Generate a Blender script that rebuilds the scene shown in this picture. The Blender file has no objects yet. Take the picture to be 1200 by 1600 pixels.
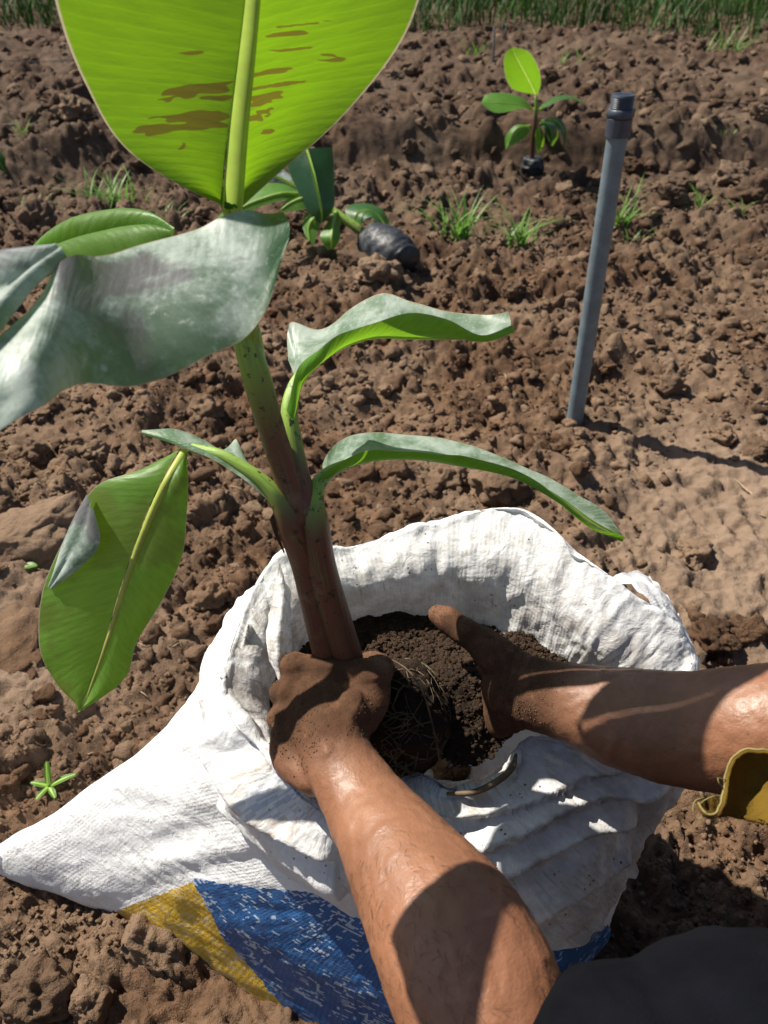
import bpy, math
import numpy as np
from mathutils import Vector

# ------------------------------------------------------------------ camera, world, sun, exposure
scene = bpy.context.scene
COL = scene.collection
PITCH = math.radians(39.0)
CAMZ = 0.90
FPX = 1232.0
cam_d = bpy.data.cameras.new('camera')
cam = bpy.data.objects.new('camera', cam_d)
COL.objects.link(cam)
cam.location = (0, 0, CAMZ)
cam.rotation_euler = (math.pi / 2 - PITCH, 0, 0)
cam_d.sensor_fit = 'VERTICAL'
cam_d.sensor_height = 36.0
cam_d.lens = 36.0 * FPX / 1600.0
cam_d.clip_start = 0.02
cam_d.clip_end = 1000
cam_d.dof.use_dof = True
cam_d.dof.focus_distance = 0.66
cam_d.dof.aperture_fstop = 11.0
scene.camera = cam

SUN_EL = math.radians(51)
SUN_AZ = math.radians(-60)           # from +Y towards -X
SUN_DIR = Vector((math.sin(SUN_AZ) * math.cos(SUN_EL), math.cos(SUN_AZ) * math.cos(SUN_EL), math.sin(SUN_EL)))
world = bpy.data.worlds.new('World')
scene.world = world
world.use_nodes = True
wn = world.node_tree.nodes
bg = wn['Background']
sky = wn.new('ShaderNodeTexSky')
sky.sky_type = 'NISHITA'
sky.sun_disc = False
sky.sun_elevation = SUN_EL
sky.sun_rotation = SUN_AZ
world.node_tree.links.new(sky.outputs[0], bg.inputs[0])
bg.inputs[1].default_value = 0.055
sun_d = bpy.data.lights.new('sun', 'SUN')
sun_d.energy = 5.0
sun_d.angle = math.radians(0.53)
sun_d.color = (1.0, 0.93, 0.82)
sun = bpy.data.objects.new('sun', sun_d)
COL.objects.link(sun)
sun.rotation_euler = SUN_DIR.to_track_quat('Z', 'Y').to_euler()
sun.location = (-4, 6, 8)
vs = scene.view_settings
vs.view_transform = 'Standard'
vs.look = 'None'
vs.gamma = 1.0
vs.exposure = 0.85
vs.use_curve_mapping = False

# ------------------------------------------------------------------ helpers
FW = np.array([0, math.cos(PITCH), -math.sin(PITCH)])
UP = np.array([0, math.sin(PITCH), math.cos(PITCH)])
RT = np.array([1.0, 0, 0])
C0 = np.array([0, 0, CAMZ])
rng = np.random.default_rng(7)

def ray(px, py):
    return FW + RT * ((px - 600) / FPX) - UP * ((py - 800) / FPX)
def at(px, py, d):
    return C0 + ray(px, py) * d
def atz(px, py, z):
    r = ray(px, py)
    return C0 + r * ((z - CAMZ) / r[2])
def pts(lst):
    return np.array([at(*p) for p in lst])

def _hash(ix, iy, iz, seed):
    h = (ix.astype(np.int64) * 374761393 + iy.astype(np.int64) * 668265263 + iz.astype(np.int64) * 2147483647 + seed * 144665) & 0xffffffff
    h = ((h ^ (h >> 13)) * 1274126177) & 0xffffffff
    h = ((h ^ (h >> 15)) * 2246822519) & 0xffffffff
    h = h ^ (h >> 16)
    return (h & 0xffffff) / float(0xffffff)
def noise(p, scale=1.0, seed=0):
    q = np.asarray(p, float) * scale
    i = np.floor(q).astype(np.int64)
    f = q - i
    f = f * f * f * (f * (f * 6 - 15) + 10)
    r = 0
    for dx in (0, 1):
        wx = f[..., 0] if dx else 1 - f[..., 0]
        for dy in (0, 1):
            wy = f[..., 1] if dy else 1 - f[..., 1]
            for dz in (0, 1):
                wz = f[..., 2] if dz else 1 - f[..., 2]
                r = r + wx * wy * wz * _hash(i[..., 0] + dx, i[..., 1] + dy, i[..., 2] + dz, seed)
    return r * 2 - 1
def fbm(p, scale, octv=4, seed=0, gain=0.5):
    r = 0; a = 1.0
    for k in range(octv):
        r = r + a * noise(p, scale * 2.03 ** k, seed + 17 * k)
        a *= gain
    return r
def sstep(a, b, x):
    t = np.clip((x - a) / (b - a), 0, 1)
    return t * t * (3 - 2 * t)

def catmull(P, t):
    """P (n,k) open control points; t in [0,1] array"""
    P = np.asarray(P, float); n = len(P)
    s = np.clip(np.asarray(t) * (n - 1), 0, n - 1 - 1e-9)
    i = s.astype(int); f = (s - i)[:, None]
    g = lambda k: P[np.clip(k, 0, n - 1)]
    p0, p1, p2, p3 = g(i - 1), g(i), g(i + 1), g(i + 2)
    p0 = np.where((i == 0)[:, None], 2 * p1 - p2, p0)
    p3 = np.where((i == n - 2)[:, None], 2 * p2 - p1, p3)
    return 0.5 * (2 * p1 + (p2 - p0) * f + (2 * p0 - 5 * p1 + 4 * p2 - p3) * f ** 2 + (3 * p1 - p0 - 3 * p2 + p3) * f ** 3)
def catmull_closed(P, t):
    P = np.asarray(P, float); n = len(P)
    s = (np.asarray(t) % 1.0) * n
    i = s.astype(int) % n; f = (s - np.floor(s))[:, None]
    p0, p1, p2, p3 = P[(i - 1) % n], P[i], P[(i + 1) % n], P[(i + 2) % n]
    return 0.5 * (2 * p1 + (p2 - p0) * f + (2 * p0 - 5 * p1 + 4 * p2 - p3) * f ** 2 + (3 * p1 - p0 - 3 * p2 + p3) * f ** 3)

def mesh_np(name, V, F, smooth=True):
    """V (n,3); F (m,3|4) int arrays or list of several arrays"""
    V = np.asarray(V, np.float32)
    Fs = F if isinstance(F, list) else [F]
    Fs = [np.asarray(f, np.int32) for f in Fs if len(f)]
    me = bpy.data.meshes.new(name)
    me.vertices.add(len(V)); me.vertices.foreach_set('co', V.ravel())
    loops = np.concatenate([f.ravel() for f in Fs])
    sizes = np.concatenate([np.full(len(f), f.shape[1], np.int32) for f in Fs])
    starts = np.concatenate([[0], np.cumsum(sizes)[:-1]]).astype(np.int32)
    me.loops.add(len(loops)); me.loops.foreach_set('vertex_index', loops)
    me.polygons.add(len(sizes)); me.polygons.foreach_set('loop_start', starts)
    me.update(calc_edges=True)
    me.validate()
    if smooth:
        me.polygons.foreach_set('use_smooth', np.ones(len(me.polygons), bool))
    return me
def attr(me, name, data, kind='FLOAT'):
    a = me.attributes.new(name, kind, 'POINT')
    if kind == 'FLOAT':
        a.data.foreach_set('value', np.asarray(data, np.float32).ravel())
    else:
        a.data.foreach_set('vector', np.asarray(data, np.float32).ravel())
def obj(name, me, mat=None, parent=None, label=None, cat=None, group=None, kind=None):
    o = bpy.data.objects.new(name, me)
    COL.objects.link(o)
    if mat and me is not None and not me.materials:
        me.materials.append(mat)
    if parent: o.parent = parent
    if label: o['label'] = label
    if cat: o['category'] = cat
    if group: o['group'] = group
    if kind: o['kind'] = kind
    return o
def thing(name, loc, label, cat, group=None):
    o = obj(name, None, None, None, label, cat, group)
    o.location = loc
    o.empty_display_size = 0.05
    return o
def local(V, root):
    return np.asarray(V) - np.array(root.location)

def grid_faces(nu, nv, cu=False):
    """verts index i*nv+j ; u wraps if cu"""
    iu = np.arange(nu if cu else nu - 1); jv = np.arange(nv - 1)
    I, J = np.meshgrid(iu, jv, indexing='ij')
    a = I * nv + J; b = ((I + 1) % nu) * nv + J
    return np.stack([a, b, b + 1, a + 1], -1).reshape(-1, 4)

def tube(P, R, n=16, steps=None, cap=True, ref=None, closed_ends=True):
    """P (k,3), R (k,) or (k,2) -> V,F ; ellipse axes: first along ref"""
    P = np.asarray(P, float); R = np.asarray(R, float)
    if R.ndim == 1: R = np.stack([R, R], 1)
    if steps:
        t = np.linspace(0, 1, steps)
        PR = catmull(np.concatenate([P, R], 1), t)
        P, R = PR[:, :3], np.maximum(PR[:, 3:], 1e-5)
    T = np.gradient(P, axis=0); T /= np.linalg.norm(T, axis=1)[:, None] + 1e-12
    ref = np.array(ref if ref is not None else (0.31, 0.2, 0.93), float)
    A = ref - T * (T @ ref)[:, None]
    A /= np.linalg.norm(A, axis=1)[:, None] + 1e-12
    B = np.cross(T, A)
    if cap:   # rounded ends
        ext = []; extr = []; extA = []; extB = []
        def capring(i, sgn):
            out = []
            for a in (0.92, 0.7, 0.38):
                c = math.sqrt(1 - a * a)
                rr = R[i].mean()
                out.append((P[i] + sgn * T[i] * rr * a, R[i] * c, A[i], B[i]))
            return out
        s = capring(0, -1); e = capring(-1, 1)[::-1]
        P = np.concatenate([[x[0] for x in s], P, [x[0] for x in e]]); R = np.concatenate([[x[1] for x in s], R, [x[1] for x in e]])
        A = np.concatenate([[x[2] for x in s], A, [x[2] for x in e]]); B = np.concatenate([[x[3] for x in s], B, [x[3] for x in e]])
    k = len(P); th = np.linspace(0, 2 * math.pi, n, endpoint=False)
    V = P[:, None] + A[:, None] * (np.cos(th)[None, :, None] * R[:, None, :1]) + B[:, None] * (np.sin(th)[None, :, None] * R[:, None, 1:])
    V = V.reshape(-1, 3)
    I, J = np.meshgrid(np.arange(k - 1), np.arange(n), indexing='ij')
    a = I * n + J; b = I * n + (J + 1) % n
    F = np.stack([a, b, b + n, a + n], -1).reshape(-1, 4)
    tri = []
    if closed_ends:
        V = np.concatenate([V, [P[0]], [P[-1]]]); c0 = k * n; c1 = c0 + 1
        j = np.arange(n)
        tri = np.concatenate([np.stack([np.full(n, c0), (j + 1) % n, j], 1), np.stack([np.full(n, c1), (k - 1) * n + j, (k - 1) * n + (j + 1) % n], 1)])
    return V, F, np.asarray(tri, int).reshape(-1, 3)
class MB:
    def __init__(s): s.V = []; s.Q = []; s.T = []; s.n = 0; s.A = {}
    def add(s, V, Q=None, T=None, **attrs):
        s.V.append(np.asarray(V, float))
        if Q is not None and len(Q): s.Q.append(np.asarray(Q) + s.n)
        if T is not None and len(T): s.T.append(np.asarray(T) + s.n)
        for k, v in attrs.items(): s.A.setdefault(k, []).append(np.broadcast_to(v, (len(V),)))
        s.n += len(V)
    def tube(s, *a, attrs=None, **k):
        V, Q, T = tube(*a, **k); s.add(V, Q, T, **(attrs or {}))
    def mesh(s, name, root=None, smooth=True):
        V = np.concatenate(s.V)
        if root is not None: V = local(V, root)
        F = []
        if s.Q: F.append(np.concatenate(s.Q))
        if s.T: F.append(np.concatenate(s.T))
        me = mesh_np(name, V, F, smooth)
        for k, v in s.A.items():
            d = np.concatenate(v)
            if len(d) == len(V): attr(me, k, d)
        return me

def ico(sub):
    t = (1 + 5 ** .5) / 2
    V = [(-1, t, 0), (1, t, 0), (-1, -t, 0), (1, -t, 0), (0, -1, t), (0, 1, t), (0, -1, -t), (0, 1, -t), (t, 0, -1), (t, 0, 1), (-t, 0, -1), (-t, 0, 1)]
    V = [np.array(v) / np.linalg.norm(v) for v in V]
    F = [(0, 11, 5), (0, 5, 1), (0, 1, 7), (0, 7, 10), (0, 10, 11), (1, 5, 9), (5, 11, 4), (11, 10, 2), (10, 7, 6), (7, 1, 8), (3, 9, 4), (3, 4, 2), (3, 2, 6), (3, 6, 8), (3, 8, 9), (4, 9, 5), (2, 4, 11), (6, 2, 10), (8, 6, 7), (9, 8, 1)]
    for _ in range(sub):
        mid = {}; G = []
        def m(a, b):
            k = (min(a, b), max(a, b))
            if k not in mid:
                v = V[a] + V[b]; V.append(v / np.linalg.norm(v)); mid[k] = len(V) - 1
            return mid[k]
        for a, b, c in F:
            ab, bc, ca = m(a, b), m(b, c), m(c, a)
            G += [(a, ab, ca), (b, bc, ab), (c, ca, bc), (ab, bc, ca)]
        F = G
    return np.array(V), np.array(F)

# ------------------------------------------------------------------ materials
class NT:
    def __init__(s, name):
        s.m = bpy.data.materials.new(name); s.m.use_nodes = True
        s.t = s.m.node_tree; s.t.nodes.clear()
        s.out = s.t.nodes.new('ShaderNodeOutputMaterial')
    def n(s, typ, props=None, **inp):
        nd = s.t.nodes.new('ShaderNode' + typ)
        for k, v in (props or {}).items(): setattr(nd, k, v)
        for k, v in inp.items():
            k = k.replace('_', ' ')
            s.set(nd.inputs[int(k[1:])] if k[0] == 'i' and k[1:].isdigit() else nd.inputs[k], v)
        return nd
    def set(s, sock, v):
        if isinstance(v, bpy.types.NodeSocket): s.t.links.new(v, sock)
        elif isinstance(v, bpy.types.Node): s.t.links.new(v.outputs[0], sock)
        else:
            if isinstance(v, (tuple, list)) and len(v) == 3 and sock.type == 'RGBA': v = (*v, 1)
            sock.default_value = v
    def math(s, op, a, b=0.0, c=0.0, clamp=False):
        nd = s.n('Math', {'operation': op, 'use_clamp': clamp}); s.set(nd.inputs[0], a); s.set(nd.inputs[1], b); s.set(nd.inputs[2], c); return nd.outputs[0]
    def mix(s, f, a, b, blend='MIX'):
        nd = s.n('Mix', {'data_type': 'RGBA', 'blend_type': blend}); s.set(nd.inputs[0], f); s.set(nd.inputs[6], a); s.set(nd.inputs[7], b); return nd.outputs[2]
    def ramp(s, f, lo, hi, a=0.0, b=1.0):
        nd = s.n('MapRange', {'interpolation_type': 'SMOOTHSTEP'}); s.set(nd.inputs[0], f)
        for i, v in enumerate((lo, hi, a, b)): s.set(nd.inputs[1 + i], v)
        return nd.outputs[0]
    def noise(s, vec, scale, detail=4.0, rough=0.55, dist=0.0):
        nd = s.n('TexNoise'); s.set(nd.inputs['Vector'], vec)
        for k, v in (('Scale', scale), ('Detail', detail), ('Roughness', rough), ('Distortion', dist)): s.set(nd.inputs[k], v)
        return nd.outputs[0]
    def voro(s, vec, scale, feature='F1', rnd=1.0):
        nd = s.n('TexVoronoi', {'feature': feature}); s.set(nd.inputs['Vector'], vec); s.set(nd.inputs['Scale'], scale); s.set(nd.inputs['Randomness'], rnd); return nd
    def pos(s): return s.n('NewGeometry').outputs['Position']
    def attr(s, name, what='Fac'):
        nd = s.n('Attribute'); nd.attribute_name = name; return nd.outputs[what]
    def bump(s, h, strength=0.5, dist=0.01, normal=None):
        nd = s.n('Bump'); s.set(nd.inputs['Strength'], strength); s.set(nd.inputs['Distance'], dist); s.set(nd.inputs['Height'], h)
        if normal is not None: s.set(nd.inputs['Normal'], normal)
        return nd.outputs[0]
    def vmul(s, v, sc):
        nd = s.n('Mapping'); s.set(nd.inputs['Vector'], v); nd.inputs['Scale'].default_value = sc; return nd.outputs[0]
    def done(s, shader):
        s.t.links.new(shader.outputs[0] if isinstance(shader, bpy.types.Node) else shader, s.out.inputs[0]); return s.m

def soil_material(name, dry, wet, dust, wetbias=0.0, fine=1.0):
    t = NT(name); p = t.pos()
    n1 = t.noise(p, 2.3, 5, 0.6); n2 = t.noise(p, 14, 6, 0.65); n3 = t.noise(p, 90 * fine, 5, 0.7); n4 = t.noise(p, 420 * fine, 3, 0.6)
    c = t.mix(t.ramp(n2, 0.35 + wetbias, 0.68 + wetbias), wet, dry)
    c = t.mix(t.math('MULTIPLY', t.ramp(n1, 0.42, 0.62), 0.75), c, dust)
    c = t.mix(t.ramp(n3, 0.3, 0.75, 0.0, 0.55), c, t.mix(0.5, c, wet))
    c = t.mix(t.ramp(n4, 0.62, 0.8, 0.0, 0.35), c, dust)
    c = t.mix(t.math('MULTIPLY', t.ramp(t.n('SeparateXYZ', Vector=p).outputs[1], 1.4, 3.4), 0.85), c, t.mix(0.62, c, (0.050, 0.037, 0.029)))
    c = t.mix(t.math('MULTIPLY', t.attr('dust'), t.ramp(n2, 0.25, 0.6, 0.45, 0.85)), c, tuple(a_ * b_ for a_, b_ in zip(dust, (1.12, 1.17, 1.25))))
    tone = t.math('ADD', t.attr('tone'), t.math('MULTIPLY', t.n('ObjectInfo').outputs['Random'], t.attr('isclod')))
    c = t.mix(t.ramp(tone, 0.45, 1.0, 0.0, 0.7), c, dust)
    c = t.mix(t.ramp(tone, 0.02, 0.28, 0.55, 0.0), c, t.mix(t.math('MULTIPLY', t.math('GREATER_THAN', tone, 0.001), 1.0), c, wet))
    h = t.math('ADD', t.math('MULTIPLY', n3, 0.6), t.math('MULTIPLY', n4, 0.25))
    b = t.bump(h, 1.0, 0.009)
    return t.done(t.n('BsdfPrincipled', Base_Color=c, Roughness=0.95, Specular_IOR_Level=0.15, Normal=b))
M = {}
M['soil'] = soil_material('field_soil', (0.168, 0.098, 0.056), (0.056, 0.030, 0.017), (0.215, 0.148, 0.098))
M['potting'] = soil_material('potting_soil', (0.050, 0.031, 0.020), (0.014, 0.009, 0.006), (0.075, 0.047, 0.030), 0.05, 2.0)

def leaf_material(name, up, up2, under, trans, bloom=0.0, purple=0.0, brown=0.0, gloss=0.42, tfac=0.5):
    t = NT(name); p = t.pos()
    uv = t.attr('luv', 'Vector'); sp = t.n('SeparateXYZ', Vector=uv)
    s_, w_ = sp.outputs[0], sp.outputs[1]          # s across (-1..1), w along (m)
    aw = t.math('ABSOLUTE', s_)
    vein_c = t.math('ADD', w_, t.math('MULTIPLY', aw, -0.018))
    vein = t.math('SINE', t.math('ADD', t.math('MULTIPLY', vein_c, 1100.0), t.math('MULTIPLY', t.noise(p, 30, 2), 4.0)))
    comb = t.n('CombineXYZ', X=t.math('MULTIPLY', aw, 1.3), Y=t.math('MULTIPLY', vein_c, 60.0), Z=0.0).outputs[0]
    streak = t.noise(comb, 2.2, 4, 0.6)
    pn = t.noise(p, 28, 4, 0.6)
    cu = t.mix(t.ramp(streak, 0.35, 0.7), up, up2)
    if bloom:
        bm_ = t.math('ADD', t.math('MULTIPLY', t.noise(p, 17, 7, 0.72, 0.4), 0.75), t.math('MULTIPLY', t.noise(p, 60, 5, 0.7), 0.25))
        cu = t.mix(t.math('MULTIPLY', t.ramp(bm_, 0.40, 0.60, 0.15, bloom), t.math('SUBTRACT', 1.0, t.attr('end_shade'), clamp=True)), cu, (0.56, 0.63, 0.59))  # bloom held back where the leaf end's shade is painted in
        spk = t.noise(p, 240, 3, 0.6)
        cu = t.mix(t.ramp(spk, 0.6, 0.72, 0.0, bloom * 0.6), cu, (0.6, 0.64, 0.6))
    if purple:
        pm = t.noise(t.vmul(p, (1, 1, 1)), 13, 5, 0.6, 0.6)
        cu = t.mix(t.ramp(pm, 0.52, 0.60, 0.0, purple), cu, (0.13, 0.10, 0.14))
    cd = t.mix(t.ramp(streak, 0.3, 0.75), under, tuple(0.8 * x for x in under))
    ct = t.mix(t.ramp(streak, 0.3, 0.75), trans, tuple(0.82 * x for x in trans))
    ct = t.mix(t.math('MULTIPLY', t.ramp(vein, 0.75, 1.0), 0.25), ct, tuple(min(1, 1.35 * x) for x in trans))
    if brown:
        blot = t.attr('blotch')
        sb = t.ramp(t.math('ADD', blot, t.math('MULTIPLY', t.math('SUBTRACT', streak, 0.5), 0.25)), 0.42, 0.58, 0.0, brown)
        cd = t.mix(sb, cd, (0.16, 0.10, 0.03)); ct = t.mix(sb, ct, (0.12, 0.065, 0.012)); cu = t.mix(t.math('MULTIPLY', sb, 0.7), cu, (0.07, 0.05, 0.05))
    edge = t.ramp(aw, 0.982, 0.994)
    ct = t.mix(edge, ct, (0.5, 0.42, 0.28))
    cd = t.mix(edge, cd, (0.45, 0.38, 0.28)); cu = t.mix(edge, cu, (0.28, 0.24, 0.14))
    back = t.n('NewGeometry').outputs['Backfacing']
    col = t.mix(back, cu, cd)
    bmp = t.bump(t.math('ADD', t.math('MULTIPLY', vein, 0.03), t.math('MULTIPLY', streak, 0.5)), 0.3, 0.003)
    rough = t.ramp(pn, 0.3, 0.7, gloss - 0.06, gloss + 0.1)
    pr = t.n('BsdfPrincipled', Base_Color=col, Roughness=rough, Normal=bmp, Specular_IOR_Level=0.45)
    tr = t.n('BsdfTranslucent', Color=ct, Normal=bmp)
    mx = t.n('MixShader', Fac=tfac); t.set(mx.inputs[1], pr.outputs[0]); t.set(mx.inputs[2], tr.outputs[0])
    return t.done(mx)
M['leaf_top'] = leaf_material('banana_leaf_young', (0.07, 0.17, 0.03), (0.09, 0.21, 0.04), (0.12, 0.24, 0.03), (0.18, 0.345, 0.007), brown=0.8, tfac=0.62)
M['leaf_glauc'] = leaf_material('banana_leaf_glaucous', (0.022, 0.075, 0.040), (0.035, 0.10, 0.055), (0.10, 0.24, 0.04), (0.20, 0.42, 0.02), bloom=0.88, purple=0.8, tfac=0.35)
M['leaf_mid'] = leaf_material('banana_leaf_green', (0.03, 0.10, 0.04), (0.045, 0.13, 0.05), (0.10, 0.25, 0.03), (0.25, 0.50, 0.02), bloom=0.8, tfac=0.42)
M['leaf_low'] = leaf_material('banana_leaf_hanging', (0.04, 0.11, 0.05), (0.06, 0.15, 0.06), (0.13, 0.27, 0.05), (0.26, 0.50, 0.03), bloom=0.4, brown=0.3, tfac=0.55)
M['leaf_dark'] = leaf_material('seedling_leaf_dark', (0.012, 0.05, 0.022), (0.018, 0.07, 0.03), (0.08, 0.2, 0.03), (0.16, 0.34, 0.02), tfac=0.3, gloss=0.35)
M['leaf_small'] = leaf_material('seedling_leaf', (0.035, 0.12, 0.03), (0.05, 0.15, 0.04), (0.10, 0.26, 0.03), (0.21, 0.42, 0.015), tfac=0.5)

def simple(name, col, rough=0.6, spec=0.4, nscale=60, amp=0.25, bump=0.2, dark=None, tl=0.0):
    t = NT(name); p = t.pos()
    n = t.noise(p, nscale, 5, 0.6)
    c = t.mix(t.ramp(n, 0.3, 0.7), tuple(x * (1 - amp) for x in col), tuple(min(1, x * (1 + amp)) for x in col))
    if dark: c = t.mix(t.ramp(t.noise(p, nscale * 2.7, 5, 0.7), 0.55, 0.68), c, dark)
    b = t.bump(n, bump, 0.004)
    pr = t.n('BsdfPrincipled', Base_Color=c, Roughness=rough, Specular_IOR_Level=spec, Normal=b)
    if tl:
        tr = t.n('BsdfTranslucent', Color=c)
        mx = t.n('MixShader', Fac=tl); t.set(mx.inputs[1], pr.outputs[0]); t.set(mx.inputs[2], tr.outputs[0]); return t.done(mx)
    return t.done(pr)
M['midrib'] = simple('leaf_midrib', (0.30, 0.46, 0.08), 0.4, 0.4, 40, 0.15, 0.1, tl=0.35)
M['midrib_top'] = simple('leaf_midrib_top', (0.34, 0.47, 0.08), 0.4, 0.4, 40, 0.12, 0.1, tl=0.6)
M['midrib_y'] = simple('leaf_midrib_yellow', (0.36, 0.42, 0.08), 0.45, 0.4, 40, 0.15, 0.1, tl=0.2)
M['grass'] = simple('weed_blade', (0.13, 0.27, 0.045), 0.5, 0.4, 30, 0.35, 0.0, tl=0.4)
M['grass_far'] = simple('verge_grass', (0.030, 0.078, 0.012), 0.6, 0.2, 3, 0.7, 0.0, tl=0.2)
M['hedge'] = simple('hedge_leaf', (0.03, 0.075, 0.02), 0.6, 0.3, 3, 0.5, 0.0, tl=0.2)
M['polybag'] = simple('black_polybag', (0.016, 0.019, 0.024), 0.5, 0.45, 60, 0.3, 0.6, (0.06, 0.055, 0.05))
M['pvc'] = simple('grey_pvc', (0.125, 0.165, 0.19), 0.45, 0.45, 35, 0.15, 0.08, (0.13, 0.12, 0.11))
M['pvc_dark'] = simple('dark_pvc_fitting', (0.036, 0.046, 0.066), 0.42, 0.5, 60, 0.15, 0.05)
M['line'] = simple('drip_line', (0.02, 0.02, 0.022), 0.5, 0.4)
M['wood'] = simple('dry_wood', (0.33, 0.24, 0.16), 0.8, 0.2, 90, 0.3, 0.4)
M['root'] = simple('pale_root', (0.11, 0.075, 0.045), 0.7, 0.3, 90, 0.4, 0.3)
M['moss'] = simple('moss_shoot', (0.085, 0.075, 0.030), 0.6, 0.3, 90, 0.5, 0.0, tl=0.2)
M['stone'] = simple('pale_pebble', (0.55, 0.5, 0.45), 0.7, 0.3, 90, 0.15, 0.3)
M['hair'] = simple('arm_hair_black', (0.012, 0.008, 0.006), 0.5, 0.4)

# pseudostem: red-brown below, green above, dark flecks
t = NT('banana_stem'); p = t.pos()
h_ = t.attr('along'); ang = t.attr('ang')
cv = t.n('CombineXYZ', X=t.math('MULTIPLY', ang, 7.0), Y=t.math('MULTIPLY', h_, 2.5), Z=0.0).outputs[0]
sn = t.noise(cv, 3.0, 5, 0.6)
red = t.mix(t.ramp(sn, 0.35, 0.65), (0.085, 0.019, 0.013), (0.060, 0.040, 0.016))
mid_ = t.mix(t.ramp(sn, 0.36, 0.54), (0.080, 0.100, 0.032), (0.115, 0.036, 0.028))
grn = t.mix(t.ramp(sn, 0.35, 0.7), (0.24, 0.38, 0.05), (0.16, 0.25, 0.06))
c = t.mix(t.ramp(t.math('ADD', h_, t.math('MULTIPLY', sn, 0.25)), 0.42, 0.70), red, mid_)
c = t.mix(t.ramp(t.math('ADD', h_, t.math('MULTIPLY', sn, 0.15)), 0.72, 0.92), c, grn)
fl = t.noise(p, 150, 5, 0.7)
c = t.mix(t.ramp(fl, 0.57, 0.64, 0.0, 0.9), c, (0.018, 0.013, 0.010))
c = t.mix(t.ramp(t.noise(p, 45, 4, 0.6), 0.60, 0.74, 0.0, 0.22), c, (0.26, 0.23, 0.18))
M['stem'] = t.done(t.n('BsdfPrincipled', Base_Color=c, Roughness=0.42, Specular_IOR_Level=0.45, Normal=t.bump(sn, 0.25, 0.004)))

# skin
t = NT('skin_wet_brown'); p = t.pos()
dirt_shade = t.attr('dirt_shade')
n1 = t.noise(p, 18, 4, 0.6); n2 = t.noise(p, 160, 4, 0.6); n3 = t.noise(p, 700, 2, 0.5); n4 = t.noise(p, 60, 6, 0.7)
c = t.mix(t.ramp(n1, 0.3, 0.7), (0.195, 0.086, 0.044), (0.262, 0.121, 0.064))
c = t.mix(t.ramp(n2, 0.4, 0.75, 0.0, 0.35), c, (0.17, 0.07, 0.035))
c = t.mix(t.ramp(t.noise(p, 9, 3, 0.5), 0.45, 0.7, 0.0, 0.45), c, (0.19, 0.075, 0.036))
c = t.mix(t.ramp(t.noise(p, 75, 6, 0.75), 0.58, 0.72, 0.0, 0.4), c, (0.12, 0.07, 0.045))
grime = t.math('MULTIPLY', dirt_shade, t.ramp(n4, 0.2, 0.55, 0.45, 1.0), clamp=True)
c = t.mix(t.math('MULTIPLY', grime, 0.9), c, (0.050, 0.027, 0.016))
grn_ = t.math('MULTIPLY', t.ramp(t.noise(p, 600, 3, 0.6), 0.56, 0.62), t.math('MULTIPLY', dirt_shade, 0.9))
c = t.mix(grn_, c, (0.045, 0.026, 0.016))
spk = t.voro(p, 55); spot = t.ramp(spk.outputs[0], 0.05, 0.10, 1.0, 0.0)
c = t.mix(t.math('MULTIPLY', spot, t.math('ADD', 0.25, t.math('MULTIPLY', dirt_shade, 0.5))), c, (0.03, 0.018, 0.012))
wv = t.voro(t.vmul(p, (1, 1, 1)), 420)
hgt = t.math('ADD', t.math('MULTIPLY', n3, 0.5), t.math('ADD', t.math('MULTIPLY', wv.outputs[0], 0.35), t.math('MULTIPLY', n2, 0.8)))
b = t.bump(hgt, 0.26, 0.0016)
ro = t.math('ADD', t.ramp(n4, 0.35, 0.7, 0.40, 0.60), t.math('MULTIPLY', dirt_shade, 0.45), clamp=True)
cw = t.math('MULTIPLY', t.math('SUBTRACT', 1.0, dirt_shade), 0.07)
M['skin'] = t.done(t.n('BsdfPrincipled', Base_Color=c, Roughness=ro, Specular_IOR_Level=t.ramp(dirt_shade, 0.0, 1.0, 0.42, 0.12), Normal=b, Subsurface_Weight=0.08, Subsurface_Radius=(0.006, 0.0025, 0.0015), Subsurface_Scale=1.0,
    Coat_Weight=cw, Coat_Roughness=0.30))
def cloth(name, col, col2, scale):
    t = NT(name); p = t.pos()
    n = t.noise(p, 25, 5, 0.6); f = t.noise(p, scale, 3, 0.6)
    c = t.mix(t.ramp(n, 0.35, 0.7), col, col2)
    return t.done(t.n('BsdfPrincipled', Base_Color=c, Roughness=0.95, Specular_IOR_Level=0.08, Normal=t.bump(f, 0.5, 0.002), Sheen_Weight=0.0))
M['trousers'] = cloth('black_trouser_cloth', (0.0022, 0.0026, 0.0042), (0.0040, 0.0045, 0.0068), 700)
M['shirt'] = cloth('faded_yellow_cloth', (0.13, 0.080, 0.012), (0.07, 0.038, 0.009), 900)
M['thread'] = simple('yellow_thread', (0.20, 0.165, 0.06), 0.8, 0.2)

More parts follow.
